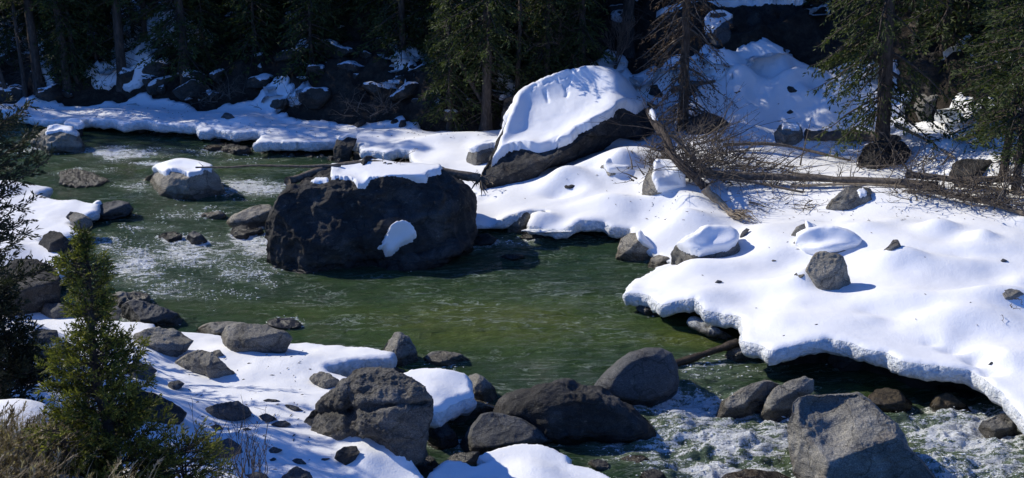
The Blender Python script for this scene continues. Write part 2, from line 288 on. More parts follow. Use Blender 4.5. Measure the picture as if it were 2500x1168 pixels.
for _ in range(120):
    qx, qy = _dr.uniform(1160, 2560), _dr.uniform(420, 1000); q = hit(qx, qy)[0]; rr_ = _dr.uniform(.16, .4); hh_ = _dr.choice([-.05, -.035, .04, .06, .08]); m_ = (np.abs(GX - q[0]) < 1.3) & (np.abs(GY - q[1]) < 1.3)
    HR[m_] += hh_ * np.exp(-(((GX[m_] - q[0]) / (rr_ * 1.3)) ** 2 + ((GY[m_] - q[1]) / rr_) ** 2))
for _ in range(70):
    qx, qy = _dr.uniform(0, 1200), _dr.uniform(270, 400) if _dr.random() < .4 else _dr.uniform(830, 1160); q = hit(qx, qy)[0]; rr_ = _dr.uniform(.15, .35); hh_ = _dr.choice([-.04, .04, .06]); m_ = (np.abs(GX - q[0]) < 1.3) & (np.abs(GY - q[1]) < 1.3)
    HR[m_] += hh_ * np.exp(-(((GX[m_] - q[0]) / (rr_ * 1.3)) ** 2 + ((GY[m_] - q[1]) / rr_) ** 2))
def wpoly(L): return np.array([at_z(a, b_, c)[:2] for a, b_, c in L])
backw = [hit(a, b_)[0][:2] for a, b_ in BACK]
W_MAIN = np.array(list(wpoly(LIP)) + list(backw))
W_NEAR, W_B, W_C = wpoly(NEAR), wpoly(PB), wpoly(PC)
W_MLAND = np.array(list(wpoly(LIP)) + [(60, 20), (60, 120), (-60, 120), (-60, 34)])
S_MAIN = poly_sdf(GX, GY, W_MLAND); S_NEAR = poly_sdf(GX, GY, W_NEAR); S_B = poly_sdf(GX, GY, W_B); S_C = poly_sdf(GX, GY, W_C)
S_LAND = np.maximum(np.maximum(S_MAIN, S_NEAR), np.maximum(S_B, S_C)); LAND = S_LAND > 0
FYG = np.interp(GX, FW[:, 0], FW[:, 1]); HL = GY - FYG

# ---- ground (earth, river bed and hillside in one sheet)
hillm = sst(-0.3, 1.2, HL)
rough = 0.30 * fbm(GX / 1.1, GY / 1.1, 9.0, 4, 0.55) + 0.16 * np.maximum(0, fbm(GX / 0.6, GY / 0.6, 4.0, 2, ridge=True))
up = HR - 0.30 * (1 - hillm) + hillm * (rough - 0.05)
S_SNOW = poly_sdf(GX, GY, W_MAIN); cov = sst(-0.15, 0.35, S_SNOW); up = up - hillm * cov * (rough + 0.22); inset = sst(0.35, 0.85, S_LAND); inset = np.maximum(inset, sst(-0.6, 0.2, HL))
GZ = (-0.75 + 0.12 * fbm(GX / 1.5, GY / 1.5, 3.0, 3)) * (1 - inset) + up * inset
st = 1
V = np.stack([GX, GY, GZ], -1).reshape(-1, 3); nx, ny = GX.shape
ii = np.arange(nx - 1)[:, None] * ny + np.arange(ny - 1)[None]; F = np.stack([ii, ii + ny, ii + ny + 1, ii + 1], -1).reshape(-1, 4)
# far skirt of the same ground out to the horizon
V = V.reshape(nx, ny, 3)
rim = np.concatenate([np.arange(nx) * ny, (nx - 1) * ny + np.arange(ny), (np.arange(nx) * ny + ny - 1)[::-1], np.arange(ny)[::-1]])
V = V.reshape(-1, 3); rv = V[rim].copy(); cxy = np.array([0, 40.0]); dv = rv[:, :2] - cxy; rv[:, :2] = cxy + dv / np.linalg.norm(dv, axis=1)[:, None] * 420
rv[:, 2] = np.where(rv[:, 1] > 100, 90, np.where(rv[:, 1] < -50, 12, V[rim][:, 2] * 0.5 - 1))
nb = len(V); V = np.concatenate([V, rv]); k = np.arange(len(rim) - 1); Fo = np.stack([rim[:-1], nb + k, nb + k + 1, rim[1:]], -1)
F = np.concatenate([F, Fo])
tag(mk_obj('ground', V, F, M_SOIL), kind='structure')

# ---- snow sheets
def snow_sheet(name, label, sdf, box, sp, thick, mat, zf, cat='snowbank', kind=None, wob=0.018, lipr=0.12, out=0.03):
    x0, x1, y0, y1 = box; ax = np.arange(x0, x1, sp); ay = np.arange(y0, y1, sp); X, Y = np.meshgrid(ax, ay, indexing='ij')
    S = sdf(X, Y); S = S + wob * fbm(X * 6.5, Y * 6.5, 8.0, 3)
    ins = S > 0; gxs, gys = np.gradient(S, sp); gl = np.sqrt(gxs ** 2 + gys ** 2) + 1e-6; gxs /= gl; gys /= gl; S2 = S / np.clip(gl, 0.35, 3)
    a = ins[:-1, :-1] & ins[1:, :-1] & ins[1:, 1:] & ins[:-1, 1:]
    nx, ny = X.shape; ii = np.arange(nx - 1)[:, None] * ny + np.arange(ny - 1)[None]
    q = ii[a]; F = np.stack([q, q + ny, q + ny + 1, q + 1], -1)
    used = np.zeros(nx * ny, bool); used[F.ravel()] = True
    idx = -np.ones(nx * ny, int); idx[used] = np.arange(used.sum()); F = idx[F]
    X = X.ravel()[used]; Y = Y.ravel()[used]; S = S2.ravel()[used]; ox = -gxs.ravel()[used]; oy = -gys.ravel()[used]
    E = np.concatenate([F[:, [0, 1]], F[:, [1, 2]], F[:, [2, 3]], F[:, [3, 0]]]); key = np.sort(E, 1); code = key[:, 0].astype(np.int64) * len(X) + key[:, 1]
    u, inv, cnt = np.unique(code, return_inverse=True, return_counts=True); be = E[cnt[inv] == 1]
    bv = np.unique(be)
    for _ in range(4):
        for arr in (ox, oy):
            ac = np.bincount(be[:, 0], arr[be[:, 1]], len(arr)) + np.bincount(be[:, 1], arr[be[:, 0]], len(arr)); arr[bv] = (arr[bv] + ac[bv]) / 3
    nl = np.sqrt(ox[bv] ** 2 + oy[bv] ** 2) + 1e-6; ox[bv] /= nl; oy[bv] /= nl
    mv = np.clip(S[bv], 0, sp * 1.5); X[bv] += ox[bv] * mv; Y[bv] += oy[bv] * mv; S[bv] = 0
    z, th = zf(X, Y, S)
    s = np.clip(S / lipr, 0, 1); z = z - lipr * 0.7 * (1 - np.sqrt(1 - (1 - s) ** 2))
    V = [np.stack([X, Y, z], -1)]; n0 = len(X); m = len(bv); loc = -np.ones(n0, int); loc[bv] = np.arange(m)
    tb = th[bv] if np.ndim(th) else np.full(m, thick)
    cx = fbm(X[bv] * 6, Y[bv] * 6, 3.0, 3)
    rows = [(out * 0.8, -0.22), (out, -0.45), (out * 0.6, -0.75), (-0.03, -1.0), (-0.30, -0.92), (-0.8, -0.85)]
    for r, (o_, dz) in enumerate(rows):
        amp = 1.0 if r < 4 else 0.3; c2 = fbm(X[bv] * 9, Y[bv] * 9, 5.0 + r * 0.9, 3); off = o_ + amp * 0.028 * c2 + amp * 0.006 * cx
        zz = z[bv] + dz * tb * (1 + 0.10 * cx) + 0.02 * c2
        V.append(np.stack([X[bv] + ox[bv] * off, Y[bv] + oy[bv] * off, zz], -1))
    Fs = [F]; prev = be
    for r in range(len(rows)):
        cur = n0 + r * m + loc[be]; Fs.append(np.stack([prev[:, 1], prev[:, 0], cur[:, 0], cur[:, 1]], -1)); prev = cur
    o = mk_obj(name, np.concatenate(V), np.concatenate(Fs), mat)
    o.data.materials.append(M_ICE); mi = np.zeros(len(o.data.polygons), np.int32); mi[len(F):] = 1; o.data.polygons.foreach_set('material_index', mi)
    return tag(o, label, cat, kind=kind) if kind is None else tag(o, label, None, kind=kind)
def zbank(x, y, s):
    z = sampH(x, y) + 0.005 * fbm(x * 3.1, y * 3.1, 2.0, 3); e = np.clip(z - 0.10, 0.06, 0.27); return z, e
def poly_f(P): return lambda x, y: poly_sdf(x, y, P)
def main_f(x, y):
    s = poly_sdf(x, y, W_MAIN); hl = y - np.interp(x, FW[:, 0], FW[:, 1])
    return s + sst(-0.8, 0.3, hl) * 0.35 * fbm(x * 1.6, y * 1.6, 1.5, 3)
def zmain(x, y, s):
    hl = y - np.interp(x, FW[:, 0], FW[:, 1]); hm = sst(-0.3, 1.2, hl)
    z, e = zbank(x, y, s); z = z + hm * (0.10 + 0.10 * fbm(x * 1.1, y * 1.1, 2.0, 3)); e = e * (1 - hm) + hm * 0.35
    return z, e
snow_sheet('far_snowbank', 'broad smooth snowbank covering the whole far and right side of the river', main_f, (-24, 22, 11, 37), 0.065, .3, M_SNOW, zmain, lipr=0.045)
def near_z(x, y, s):
    z, e = zbank(x, y, s); z = z + 0.02 * fbm(x * 2.3, y * 2.3, 7.0, 2); return z, e
snow_sheet('near_snowbank', 'rock-studded snowbank on the near left shore with blue tree shade', poly_f(W_NEAR), (-15, 0, 6, 26), 0.05, .3, M_SNOW, near_z, wob=0.015, lipr=0.06)
snow_sheet('snow_patch', 'thick snow slab just right of the large cracked near boulder', poly_f(W_B), (-3, 1, 13, 18), 0.035, .3, M_SNOW, zbank, 'snow patch', wob=0.02, lipr=0.10)
snow_sheet('snow_patch', 'rounded snow hump at the bottom edge between the near boulders and rapids', poly_f(W_C), (-2, 2, 9, 16), 0.035, .3, M_SNOW, zbank, 'snow patch', wob=0.02, lipr=0.10)
def patch_f(x, y):
    hl = y - np.interp(x, FW[:, 0], FW[:, 1]); n = fbm(x * 0.9, y * 0.75, 6.0, 4, 0.62) + 0.25 * fbm(x * 0.2, y * 0.2, 2.0, 2)
    px, py, t = project(np.stack([x, y, sampH(x, y)], -1))
    thr = 0.28 + 0.5 * sst(1150, 1250, px) * (1 - sst(1500, 1560, px)) + 0.45 * sst(480, 560, px) * (1 - sst(640, 700, px))
    thr = thr - 0.22 * sst(940, 1000, px) * (1 - sst(1060, 1090, px)) * sst(205, 235, py) + 0.3 * sst(900, 950, px) * (1 - sst(1100, 1150, px)) * (1 - sst(195, 225, py)) - 0.3 * sst(2300, 2400, px) - 0.12 * sst(280, 360, px) * (1 - sst(450, 500, px)) - 0.5 * sst(7, 12, hl) * (1 - sst(1500, 1560, px) * (1 - sst(2330, 2400, px))) + 0.7 * sst(1500, 1560, px) * (1 - sst(2330, 2380, px)) - 0.20 * (1 - sst(300, 520, px))
    return (n - thr) * 0.35 - 0.6 * (1 - sst(0.0, 0.7, hl))
def patch_z(x, y, s):
    hm = sst(-0.3, 1.2, y - np.interp(x, FW[:, 0], FW[:, 1])); r = 0.30 * fbm(x / 1.1, y / 1.1, 9.0, 4, 0.55) + 0.16 * np.maximum(0, fbm(x / 0.6, y / 0.6, 4.0, 2, ridge=True))
    return sampH(x, y) + hm * (r - 0.05) + 0.04 + np.clip(s, 0, .3) * 0.45, np.full(x.shape, 0.22)
snow_sheet('hillside_snow', 'scattered snow patches between rocks and trunks on the wooded hillside', patch_f, (-30, 30, 27, 62), 0.10, .2, M_SNOW, patch_z, kind='stuff', wob=0.02, lipr=0.05)

# ================================================================ water
def water():
    ys = [6.0]; 
    while ys[-1] < 44: ys.append(ys[-1] + (0.035 if ys[-1] < 19 else 0.055 if ys[-1] < 26 else 0.09) * (4 if ys[-1] < 11 else 1))
    ys = np.array(ys); xs = np.concatenate([np.arange(-40, -17, .5), np.arange(-17, -9, .09), np.arange(-9, 9.5, .045), np.arange(9.5, 13, .12), np.arange(13, 40, .6)])
    X, Y = np.meshgrid(xs, ys, indexing='ij'); px, py, t = project(np.stack([X, Y, 0 * X], -1))
    FO = [(1700,1010,150,70,.95),(1800,1080,200,60,.9),(1620,1090,130,50,.75),(1480,1100,90,35,.6),(2350,1060,230,70,.95),(2250,1150,300,50,.85),(1760,1150,180,28,1.1),(1900,1040,80,50,.8),(1700,900,90,35,.6),(1820,905,110,22,.5),(2280,1000,60,30,.6),
      (1940,1010,60,40,.9),(2420,1130,120,60,.9),(1650,1140,120,40,.7),(1080,1060,60,40,.5),(1110,900,60,14,.3),(1240,960,50,20,.35),(1250,900,120,30,.25),
      (460,620,150,45,.62),(330,650,90,60,.6),(620,590,70,40,.7),(420,700,130,35,.45),(600,660,80,40,.45),(360,560,90,25,.45),(480,520,120,25,.4),(620,460,110,18,.65),(560,440,60,14,.5),(380,400,60,10,.7),(300,372,130,12,.6),(250,372,60,9,.7),(440,372,120,12,.35),(620,382,130,14,.3),(330,460,80,12,.5),(60,365,50,9,.5),
      (200,412,90,8,.5),(300,780,80,20,.4),(560,760,110,22,.2),(740,790,70,18,.3),(1250,585,90,12,.55),(1180,605,40,10,.5),(1400,600,90,6,.35),(650,690,60,14,.35),(560,720,160,25,.3),(250,600,60,30,.5),(540,640,110,40,.4),(720,720,120,18,.2),(1440,770,160,9,.12),(1330,720,120,9,.12),(1720,870,70,12,.5),(1500,830,140,20,.1),(900,760,250,40,.08)]
    foam = np.zeros_like(X)
    wx = fbm(X * .9, Y * .9, 3.0, 2) * 26; wy = fbm(X * .9, Y * .9, 6.0, 2) * 12
    for a, b_, rx, ry, s in FO: foam = np.maximum(foam, s * np.exp(-((((px + wx - a) / rx) ** 2 + ((py + wy - b_) / ry) ** 2)) ** 1.3 * 0.8))
    foam = foam * (1 + 0.3 * (px < 800))  # left foam raised so its white flecks also paint the sun sparkle
    for pts in WR:
        i0, i1 = np.searchsorted(xs, [pts[:, 0].min() - .5, pts[:, 0].max() + .5]); j0, j1 = np.searchsorted(ys, [pts[:, 1].min() - .5, pts[:, 1].max() + .5])
        A = X[i0:i1, j0:j1][..., None]; B = Y[i0:i1, j0:j1][..., None]; dd = np.sqrt(((A - pts[:, 0]) ** 2 + (B - pts[:, 1]) ** 2).min(-1)); lo = foam[i0:i1, j0:j1]
        foam[i0:i1, j0:j1] = np.maximum(lo, np.exp(-(dd / .16) ** 2) * (0.30 + 0.9 * np.clip(lo, 0, .7)))
    turb = np.clip(foam * 1.1, 0, 1) ** 1.2; rap = sst(1480, 1640, px) * sst(870, 960, py)
    rapn = rap * (0.35 + 0.65 * sst(.1, .6, foam))
    z = 0.03 * fbm(X * 1.1, Y * 3.0, 1.0, 3) + 0.007 * fbm(X * 4.5, Y * 10, 2.0, 2)
    z += turb * 0.035 * fbm(X * 3.6, Y * 5.5, 4.0, 3) + rapn * (0.10 * fbm(X * 1.3, Y * 2.6, 5.0, 4, 0.6) + 0.03 * np.maximum(0, fbm(X * 6, Y * 6, 3, 3, ridge=True)) )
    def wob(a, b_, rx, ry): return np.exp(-(((px - a) / rx) ** 2 + ((py - b_) / ry) ** 2))
    z += 0.10 * wob(1800, 1080, 130, 22) - 0.13 * wob(1830, 1130, 160, 20) + 0.10 * wob(1660, 1010, 60, 30) - 0.10 * wob(1720, 985, 60, 12) + 0.10 * wob(2300, 1040, 120, 30) - 0.06 * wob(1350, 640, 120, 30)
    z = np.where((np.abs(X) > 20), 0, z)
    nx, ny = X.shape; V = np.stack([X, Y, z], -1).reshape(-1, 3); ii = np.arange(nx - 1)[:, None] * ny + np.arange(ny - 1)[None]
    F = np.stack([ii, ii + ny, ii + ny + 1, ii + 1], -1).reshape(-1, 4)
    shal = 0.9 * wob(1180, 790, 420, 70) + .8 * wob(1700, 830, 130, 30) + .8 * wob(1860, 1100, 90, 22) + .7 * wob(2150, 960, 60, 20) + .5 * wob(2200, 1100, 260, 50) + .5 * wob(1000, 900, 60, 20) + .3 * wob(520, 750, 200, 30) + .4 * wob(500, 410, 260, 16)
    m, n, b = new_mat('river_water')
    p = pos(n); af = N(n, 'ShaderNodeAttribute', attribute_name='foam').outputs['Fac']; ash = N(n, 'ShaderNodeAttribute', attribute_name='shallow').outputs['Fac']
    mp = N(n, 'ShaderNodeMapping'); mp.inputs['Scale'].default_value = (0.45, 1, 1); n.links.new(p, mp.inputs[0]); q = mp.outputs[0]
    s2 = math_(n, 'ADD', ash, math_(n, 'MULTIPLY', math_(n, 'SUBTRACT', noise(n, q, 1.3, 4, .6), .5), .9))
    c = ramp(n, s2, [(0.0, (0.024, 0.050, 0.022)), (0.45, (0.050, 0.082, 0.022)), (0.9, (0.082, 0.104, 0.022))])
    fn = noise(n, q, 10.0, 8, .7, 1.0); fn2 = noise(n, p, 42.0, 5, .7, .5); ms = N(n, 'ShaderNodeMapping'); ms.inputs['Scale'].default_value = (0.3, 1, 1); ms.inputs['Rotation'].default_value = (0, 0, -0.35); n.links.new(p, ms.inputs[0]); fn3 = noise(n, ms.outputs[0], 5.0, 6, .65, 2.0)
    fs = math_(n, 'ADD', math_(n, 'MULTIPLY', fn, .30), math_(n, 'ADD', math_(n, 'MULTIPLY', fn2, .30), math_(n, 'MULTIPLY', fn3, .40)))
    f = math_(n, 'ADD', fs, math_(n, 'MULTIPLY', math_(n, 'SUBTRACT', af, .64), .26))
    fm = ramp(n, f, [(0.51, (0, 0, 0)), (0.55, (1, 1, 1))])
    milky = ramp(n, math_(n, 'ADD', af, math_(n, 'MULTIPLY', math_(n, 'SUBTRACT', fn, .5), .8)), [(0.25, (0, 0, 0)), (1.0, (1, 1, 1))])
    c = mixc(n, math_(n, 'MULTIPLY', milky, .75), c, (0.26, 0.33, 0.22)); c = mixc(n, math_(n, 'MULTIPLY', fm, .95), c, (0.9, 0.92, 0.92))
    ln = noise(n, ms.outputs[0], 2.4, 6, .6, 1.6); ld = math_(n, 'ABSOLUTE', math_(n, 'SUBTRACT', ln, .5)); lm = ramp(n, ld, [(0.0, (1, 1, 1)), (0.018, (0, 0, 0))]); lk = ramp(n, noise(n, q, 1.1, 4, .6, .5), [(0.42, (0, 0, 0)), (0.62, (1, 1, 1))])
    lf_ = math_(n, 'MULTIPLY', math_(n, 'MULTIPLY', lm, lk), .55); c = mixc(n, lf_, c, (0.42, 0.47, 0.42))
    n.links.new(c, b.inputs['Base Color']); b.inputs['IOR'].default_value = 1.33; b.inputs['Specular IOR Level'].default_value = 0.5
    rr = n.nodes.new('ShaderNodeMapRange'); n.links.new(fm, rr.inputs[0]); rr.inputs[3].default_value = 0.07; rr.inputs[4].default_value = 0.55; n.links.new(rr.outputs[0], b.inputs['Roughness'])
    k = bump(n, noise(n, q, 3.6, 6, .62, .8), 1.0, .17)
    amp = math_(n, 'ADD', .5, math_(n, 'MULTIPLY', af, 1.3)); hh = math_(n, 'MULTIPLY', noise(n, q, 17.0, 6, .7, .5), amp); k = bump(n, hh, 1.0, .06, k)
    k = bump(n, noise(n, ms.outputs[0], 9.0, 4, .6, 1.0), .8, .05, k); k = bump(n, fm, .35, .02, k)
    n.links.new(k, b.inputs['Normal'])
    tag(mk_obj('river_water', V, F, m, attrs={'foam': foam.ravel(), 'shallow': shal.ravel()}), kind='structure')
    # white flecks: spray along the rapids, and modelled sun glints, densest at left
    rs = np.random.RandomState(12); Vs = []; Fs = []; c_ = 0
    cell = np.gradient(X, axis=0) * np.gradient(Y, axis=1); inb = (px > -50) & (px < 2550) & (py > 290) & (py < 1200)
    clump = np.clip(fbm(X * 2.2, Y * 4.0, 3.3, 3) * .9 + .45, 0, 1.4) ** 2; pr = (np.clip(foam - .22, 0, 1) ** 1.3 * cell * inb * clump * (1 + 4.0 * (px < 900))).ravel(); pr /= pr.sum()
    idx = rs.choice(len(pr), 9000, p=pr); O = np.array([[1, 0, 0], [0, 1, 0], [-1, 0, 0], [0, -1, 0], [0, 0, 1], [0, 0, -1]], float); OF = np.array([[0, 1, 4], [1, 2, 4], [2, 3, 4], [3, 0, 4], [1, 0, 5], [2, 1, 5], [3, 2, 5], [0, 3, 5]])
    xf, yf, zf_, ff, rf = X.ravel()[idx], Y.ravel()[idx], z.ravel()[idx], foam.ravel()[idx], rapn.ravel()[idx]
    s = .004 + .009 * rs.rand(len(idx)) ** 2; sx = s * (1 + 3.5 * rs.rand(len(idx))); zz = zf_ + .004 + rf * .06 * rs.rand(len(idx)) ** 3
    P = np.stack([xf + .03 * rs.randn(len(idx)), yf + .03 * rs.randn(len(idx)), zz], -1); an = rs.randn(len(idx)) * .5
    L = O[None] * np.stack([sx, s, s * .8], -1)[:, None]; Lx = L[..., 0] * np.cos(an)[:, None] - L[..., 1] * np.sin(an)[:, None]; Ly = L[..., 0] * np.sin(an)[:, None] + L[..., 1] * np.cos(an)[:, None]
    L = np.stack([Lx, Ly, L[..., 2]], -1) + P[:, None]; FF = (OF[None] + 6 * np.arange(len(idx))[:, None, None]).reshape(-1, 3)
    m2, n2_, b2 = new_mat('white_spray_glints'); b2.inputs['Base Color'].default_value = (0.9, 0.92, 0.93, 1); b2.inputs['Roughness'].default_value = 0.25
    tag(mk_obj('spray_and_glints', L.reshape(-1, 3), FF, m2), kind='stuff')
# ================================================================ rocks
_ICO = {}
def ico(n):
    if n not in _ICO:
        bm = bmesh.new(); bmesh.ops.create_icosphere(bm, subdivisions=n, radius=1.0)
        _ICO[n] = (np.array([v.co[:] for v in bm.verts]), np.array([[v.index for v in f.verts] for f in bm.faces])); bm.free()
    return _ICO[n]
def vnormals(V, F):
    fn = np.cross(V[F[:, 1]] - V[F[:, 0]], V[F[:, 2]] - V[F[:, 0]]); n = np.zeros_like(V)
    for k in range(3): np.add.at(n, F[:, k], fn)
    return n / (np.linalg.norm(n, axis=1)[:, None] + 1e-12)
def in_poly(x, y, P): return poly_sdf(x, y, P) > 0
_rk = [0]; WR = []
def rock(label, pts, mat='grey', k=0.8, water=False, ext=1.3, sub=5, rough=0.05, cuts=None, auto=3, flat=False, caps=(), T=0.14, anchors=None, boxy=2.6, feat=None, name='boulder', cat='boulder', group=None, pits=(), freq=1.0, base=None):
    _rk[0] += 1; seed = _rk[0] * 11.3; rs = random.Random(_rk[0])
    P = np.array(pts, float); cx = (P[:, 0].min() + P[:, 0].max()) / 2; y0, y1 = P[:, 1].min(), P[:, 1].max(); cy = (y0 + y1) / 2
    if not in_poly(np.array([cx]), np.array([cy]), P)[0]: cx, cy = P.mean(0)
    Q = P.copy(); lo = Q[:, 1] > cy; Q[lo, 1] = cy + (Q[lo, 1] - cy) * ext
    th = np.linspace(-math.pi, math.pi, 361); rr = np.zeros(361); n = len(Q)
    for i in range(361):
        dx, dy = math.cos(th[i]), math.sin(th[i]); best = 1.0
        for j in range(n):
            ax, ay = Q[j] - (cx, cy); ex, ey = Q[(j + 1) % n] - Q[j]; den = dx * ey - dy * ex
            if abs(den) < 1e-9: continue
            r = (ax * ey - ay * ex) / den; s = (ax * dy - ay * dx) / den
            if r > 0 and -1e-6 <= s <= 1 + 1e-6: best = max(best, r)
        rr[i] = best
    rr[:-1] = (np.roll(rr[:-1], 1) + rr[:-1] * 2 + np.roll(rr[:-1], -1)) / 4; rr[-1] = rr[0]
    U, F = ico(sub); u, v, wv = U[:, 0], U[:, 1], U[:, 2]
    rho = np.sqrt(u * u + v * v); ang = np.arctan2(v, u); r = np.interp(ang, th, rr)
    # spread vertices towards the rim less sharply
    px = cx + r * rho * np.cos(ang); py = cy + r * rho * np.sin(ang)
    if base: tb = base
    elif anchors: tb = 0.5 * (hit(*anchors[0], water=water)[1] + hit(*anchors[1], water=water)[1])
    else: tb = hit(cx, y1, water=water)[1]
    Rw = 0.5 * (P[:, 0].max() - P[:, 0].min()) * tb / FP; Rd = k * Rw
    prof = np.sign(wv) * (1 - np.clip(rho, 0, 1) ** boxy) ** (1 / boxy) * np.where(np.abs(wv) < 1e-6, 0, 1)
    wb = (1 - (1 / ext) ** boxy) ** (1 / boxy); t0 = tb + wb * Rd
    t = t0 + prof * Rd
    if anchors:
        tl = hit(*anchors[0], water=water)[1]; tr = hit(*anchors[1], water=water)[1]; sl = (tr - tl) / (anchors[1][0] - anchors[0][0]); t = t + sl * (px - (anchors[0][0] + anchors[1][0]) / 2)
    D = dirs(px, py)
    cl = list(cuts or [])
    if cuts is None:
        hw = (P[:, 0].max() - P[:, 0].min()) / 2; hh = (y1 - y0) / 2
        base_cuts = [(-0.05, -0.35, 0.93, 0.0, -0.15, 0.62), (0.35, -0.9, 0.15, 0.3, 0.3, 0.72), (-0.7, -0.65, 0.2, -0.35, 0.2, 0.72), (0.75, -0.4, 0.5, 0.5, -0.3, 0.6), (-0.5, -0.3, 0.8, -0.5, -0.3, 0.6)]
        for q in range(auto):
            a = base_cuts[q]; nn = np.array([a[0] + rs.uniform(-.3, .3), a[1] + rs.uniform(-.15, .15), a[2] + rs.uniform(-.2, .2)])
            cl.append((nn, (cx + (a[3] + rs.uniform(-.2, .2)) * hw, cy + (a[4] + rs.uniform(-.2, .2)) * hh), a[5]))
    for nn, (qx, qy), s in cl:
        nn = np.array(nn, float); nn /= np.linalg.norm(nn); dq = dirs(qx, qy); Pq = CAM + dq * (t0 - s * Rd)
        if anchors: Pq = CAM + dq * (t0 - s * Rd + sl * (qx - (anchors[0][0] + anchors[1][0]) / 2))
        den = D @ nn; tp = np.where(den < -0.02, ((Pq - CAM) @ nn) / np.where(np.abs(den) < 0.02, -0.02, den), -1e9)
        tp = np.minimum(tp, t0 + Rd * 0.8)
        sm = 0.03 * Rd; t = np.where(wv < 0, np.maximum(t, tp), np.maximum(t, tp + 0.15 * Rd * np.clip(wv, 0.02, 1)))
    if feat is not None: t = t - np.where(wv < 0.05, feat(px, py) * np.clip((1 - rho ** 4) * 2, 0, 1), 0)
    V = CAM + D * t[:, None]
    Nn = vnormals(V, F); f0 = freq / Rw; X, Y, Z = V[:, 0] * f0 + seed, V[:, 1] * f0, V[:, 2] * f0
    d = fbm(X, Y, Z, 3) * 1.1 + 0.55 * fbm(X * 2.3, Y * 2.3, Z * 2.3, 4, 0.6, ridge=True) - 0.6 + 0.12 * fbm(X * 9, Y * 9, Z * 9, 3, 0.6); d = d - d.mean() + 0.1
    V0 = V.copy(); N0 = Nn.copy(); V = V + Nn * (d * rough * Rw)[:, None]
    if water:
        wl = V[np.abs(V[:, 2]) < .07][:, :2]
        if len(wl) > 4: WR.append(wl[::max(1, len(wl) // 90)])
    org = np.array([V[:, 0].mean(), V[:, 1].mean(), max(V[:, 2].min(), -0.3)])
    m = M_ROCK[mat] if isinstance(mat, str) else mat
    if not caps:
        o = mk_obj(name, V, F, m, origin=org); return tag(o, label, cat, group)
    root = empty(name, org); tag(root, label, cat, group)
    Nn = N0 * 0.6 + np.array([0, 0, 0.55]) ; Nn /= np.linalg.norm(Nn, axis=1)[:, None]
    SV = V.copy(); ppx, ppy, pt = project(V); best = np.full(len(V), -1e9); which = np.full(len(V), -1); mt = pt / FP
    jx = 1.0 * fbm(V[:, 0] * 5, V[:, 1] * 5, V[:, 2] * 5, 3)
    TT = np.full(len(V), T); lst = []
    for ci, cp in enumerate(caps):
        if isinstance(cp, tuple): cp, Tc = cp
        else: Tc = T
        s = (poly_sdf(ppx, ppy, cp) + jx) * mt; w_ = s > best; best = np.where(w_, s, best); which[w_ & (s > 0)] = ci; TT[w_] = Tc; lst.append(s)
    inside = best > 0
    V2 = V - Nn * (TT * sst(0, 2.0, best / TT))[:, None] * inside[:, None]
    mk_obj('rock', V2 - org, F, m, root)
    for ci in range(len(caps)):
        s = lst[ci]; vin = (s > 0) & (which == ci); fa = vin[F].all(1)
        if fa.sum() < 6: continue
        FF = F[fa]; used = np.unique(FF); idx = -np.ones(len(V), int); idx[used] = np.arange(len(used)); FF = idx[FF]
        Tc = TT[used]; sd = s[used] - 0.004; pr = np.sqrt(np.clip(1 - (1 - np.clip(sd / (0.55 * Tc), 0, 1)) ** 2, 0, 1))
        E = np.concatenate([FF[:, [0, 1]], FF[:, [1, 2]], FF[:, [2, 0]]]); kk = np.sort(E, 1); code = kk[:, 0] * len(used) + kk[:, 1]
        uq, inv, cnt = np.unique(code, return_inverse=True, return_counts=True); bvert = np.unique(E[cnt[inv] == 1])
        pr[bvert] = -0.25
        mb = sst(0, 1.2, s[used] / TT[used])[:, None]; cvx = V2[used] * (1 - mb) + (V0[used] - Nn[used] * (TT[used] * sst(0, 2.0, s[used] / TT[used]))[:, None]) * mb; nsm = Nn[used].copy(); ee = np.unique(kk, axis=0); dg = np.bincount(ee.ravel(), minlength=len(used))[:, None].astype(float); fr = np.ones(len(used), bool); fr[bvert] = False
        for it in range({4: 6, 5: 10, 6: 22, 7: 45}[sub]):
            ac = np.stack([np.bincount(ee[:, 0], cvx[ee[:, 1], q], len(used)) + np.bincount(ee[:, 1], cvx[ee[:, 0], q], len(used)) for q in range(3)], -1) / dg
            cvx[fr] = ac[fr]
            nsm = np.stack([np.bincount(ee[:, 0], nsm[ee[:, 1], q], len(used)) + np.bincount(ee[:, 1], nsm[ee[:, 0], q], len(used)) for q in range(3)], -1) / dg
        nsm /= np.linalg.norm(nsm, axis=1)[:, None] + 1e-9
        lumps = 0.05 * fbm(cvx[:, 0] * 2, cvx[:, 1] * 2, cvx[:, 2] * 2 + ci, 3)
        CV = cvx + nsm * (Tc * pr * (1 + lumps))[:, None]
        for (qx, qy, qr, qd) in pits:
            g = np.exp(-(((ppx[used] - qx) / qr) ** 2 + ((ppy[used] - qy) / (qr * .7)) ** 2)); CV -= Nn[used] * (g * qd)[:, None]
        if flat and ci == 0: zc = np.percentile(CV[:, 2], 62); CV[:, 2] = np.where(CV[:, 2] > zc, zc + .22 * (CV[:, 2] - zc), CV[:, 2])
        mk_obj('snow_cap', CV - org, FF, M_SNOW, root)
    return root
G_WATER = dict(water=True)
def line_side(x, y, a, b):  # signed distance below the line a-b (pixels)
    (ax, ay), (bx, by) = a, b; L = math.hypot(bx - ax, by - ay); return ((bx - ax) * (y - ay) - (by - ay) * (x - ax)) / L

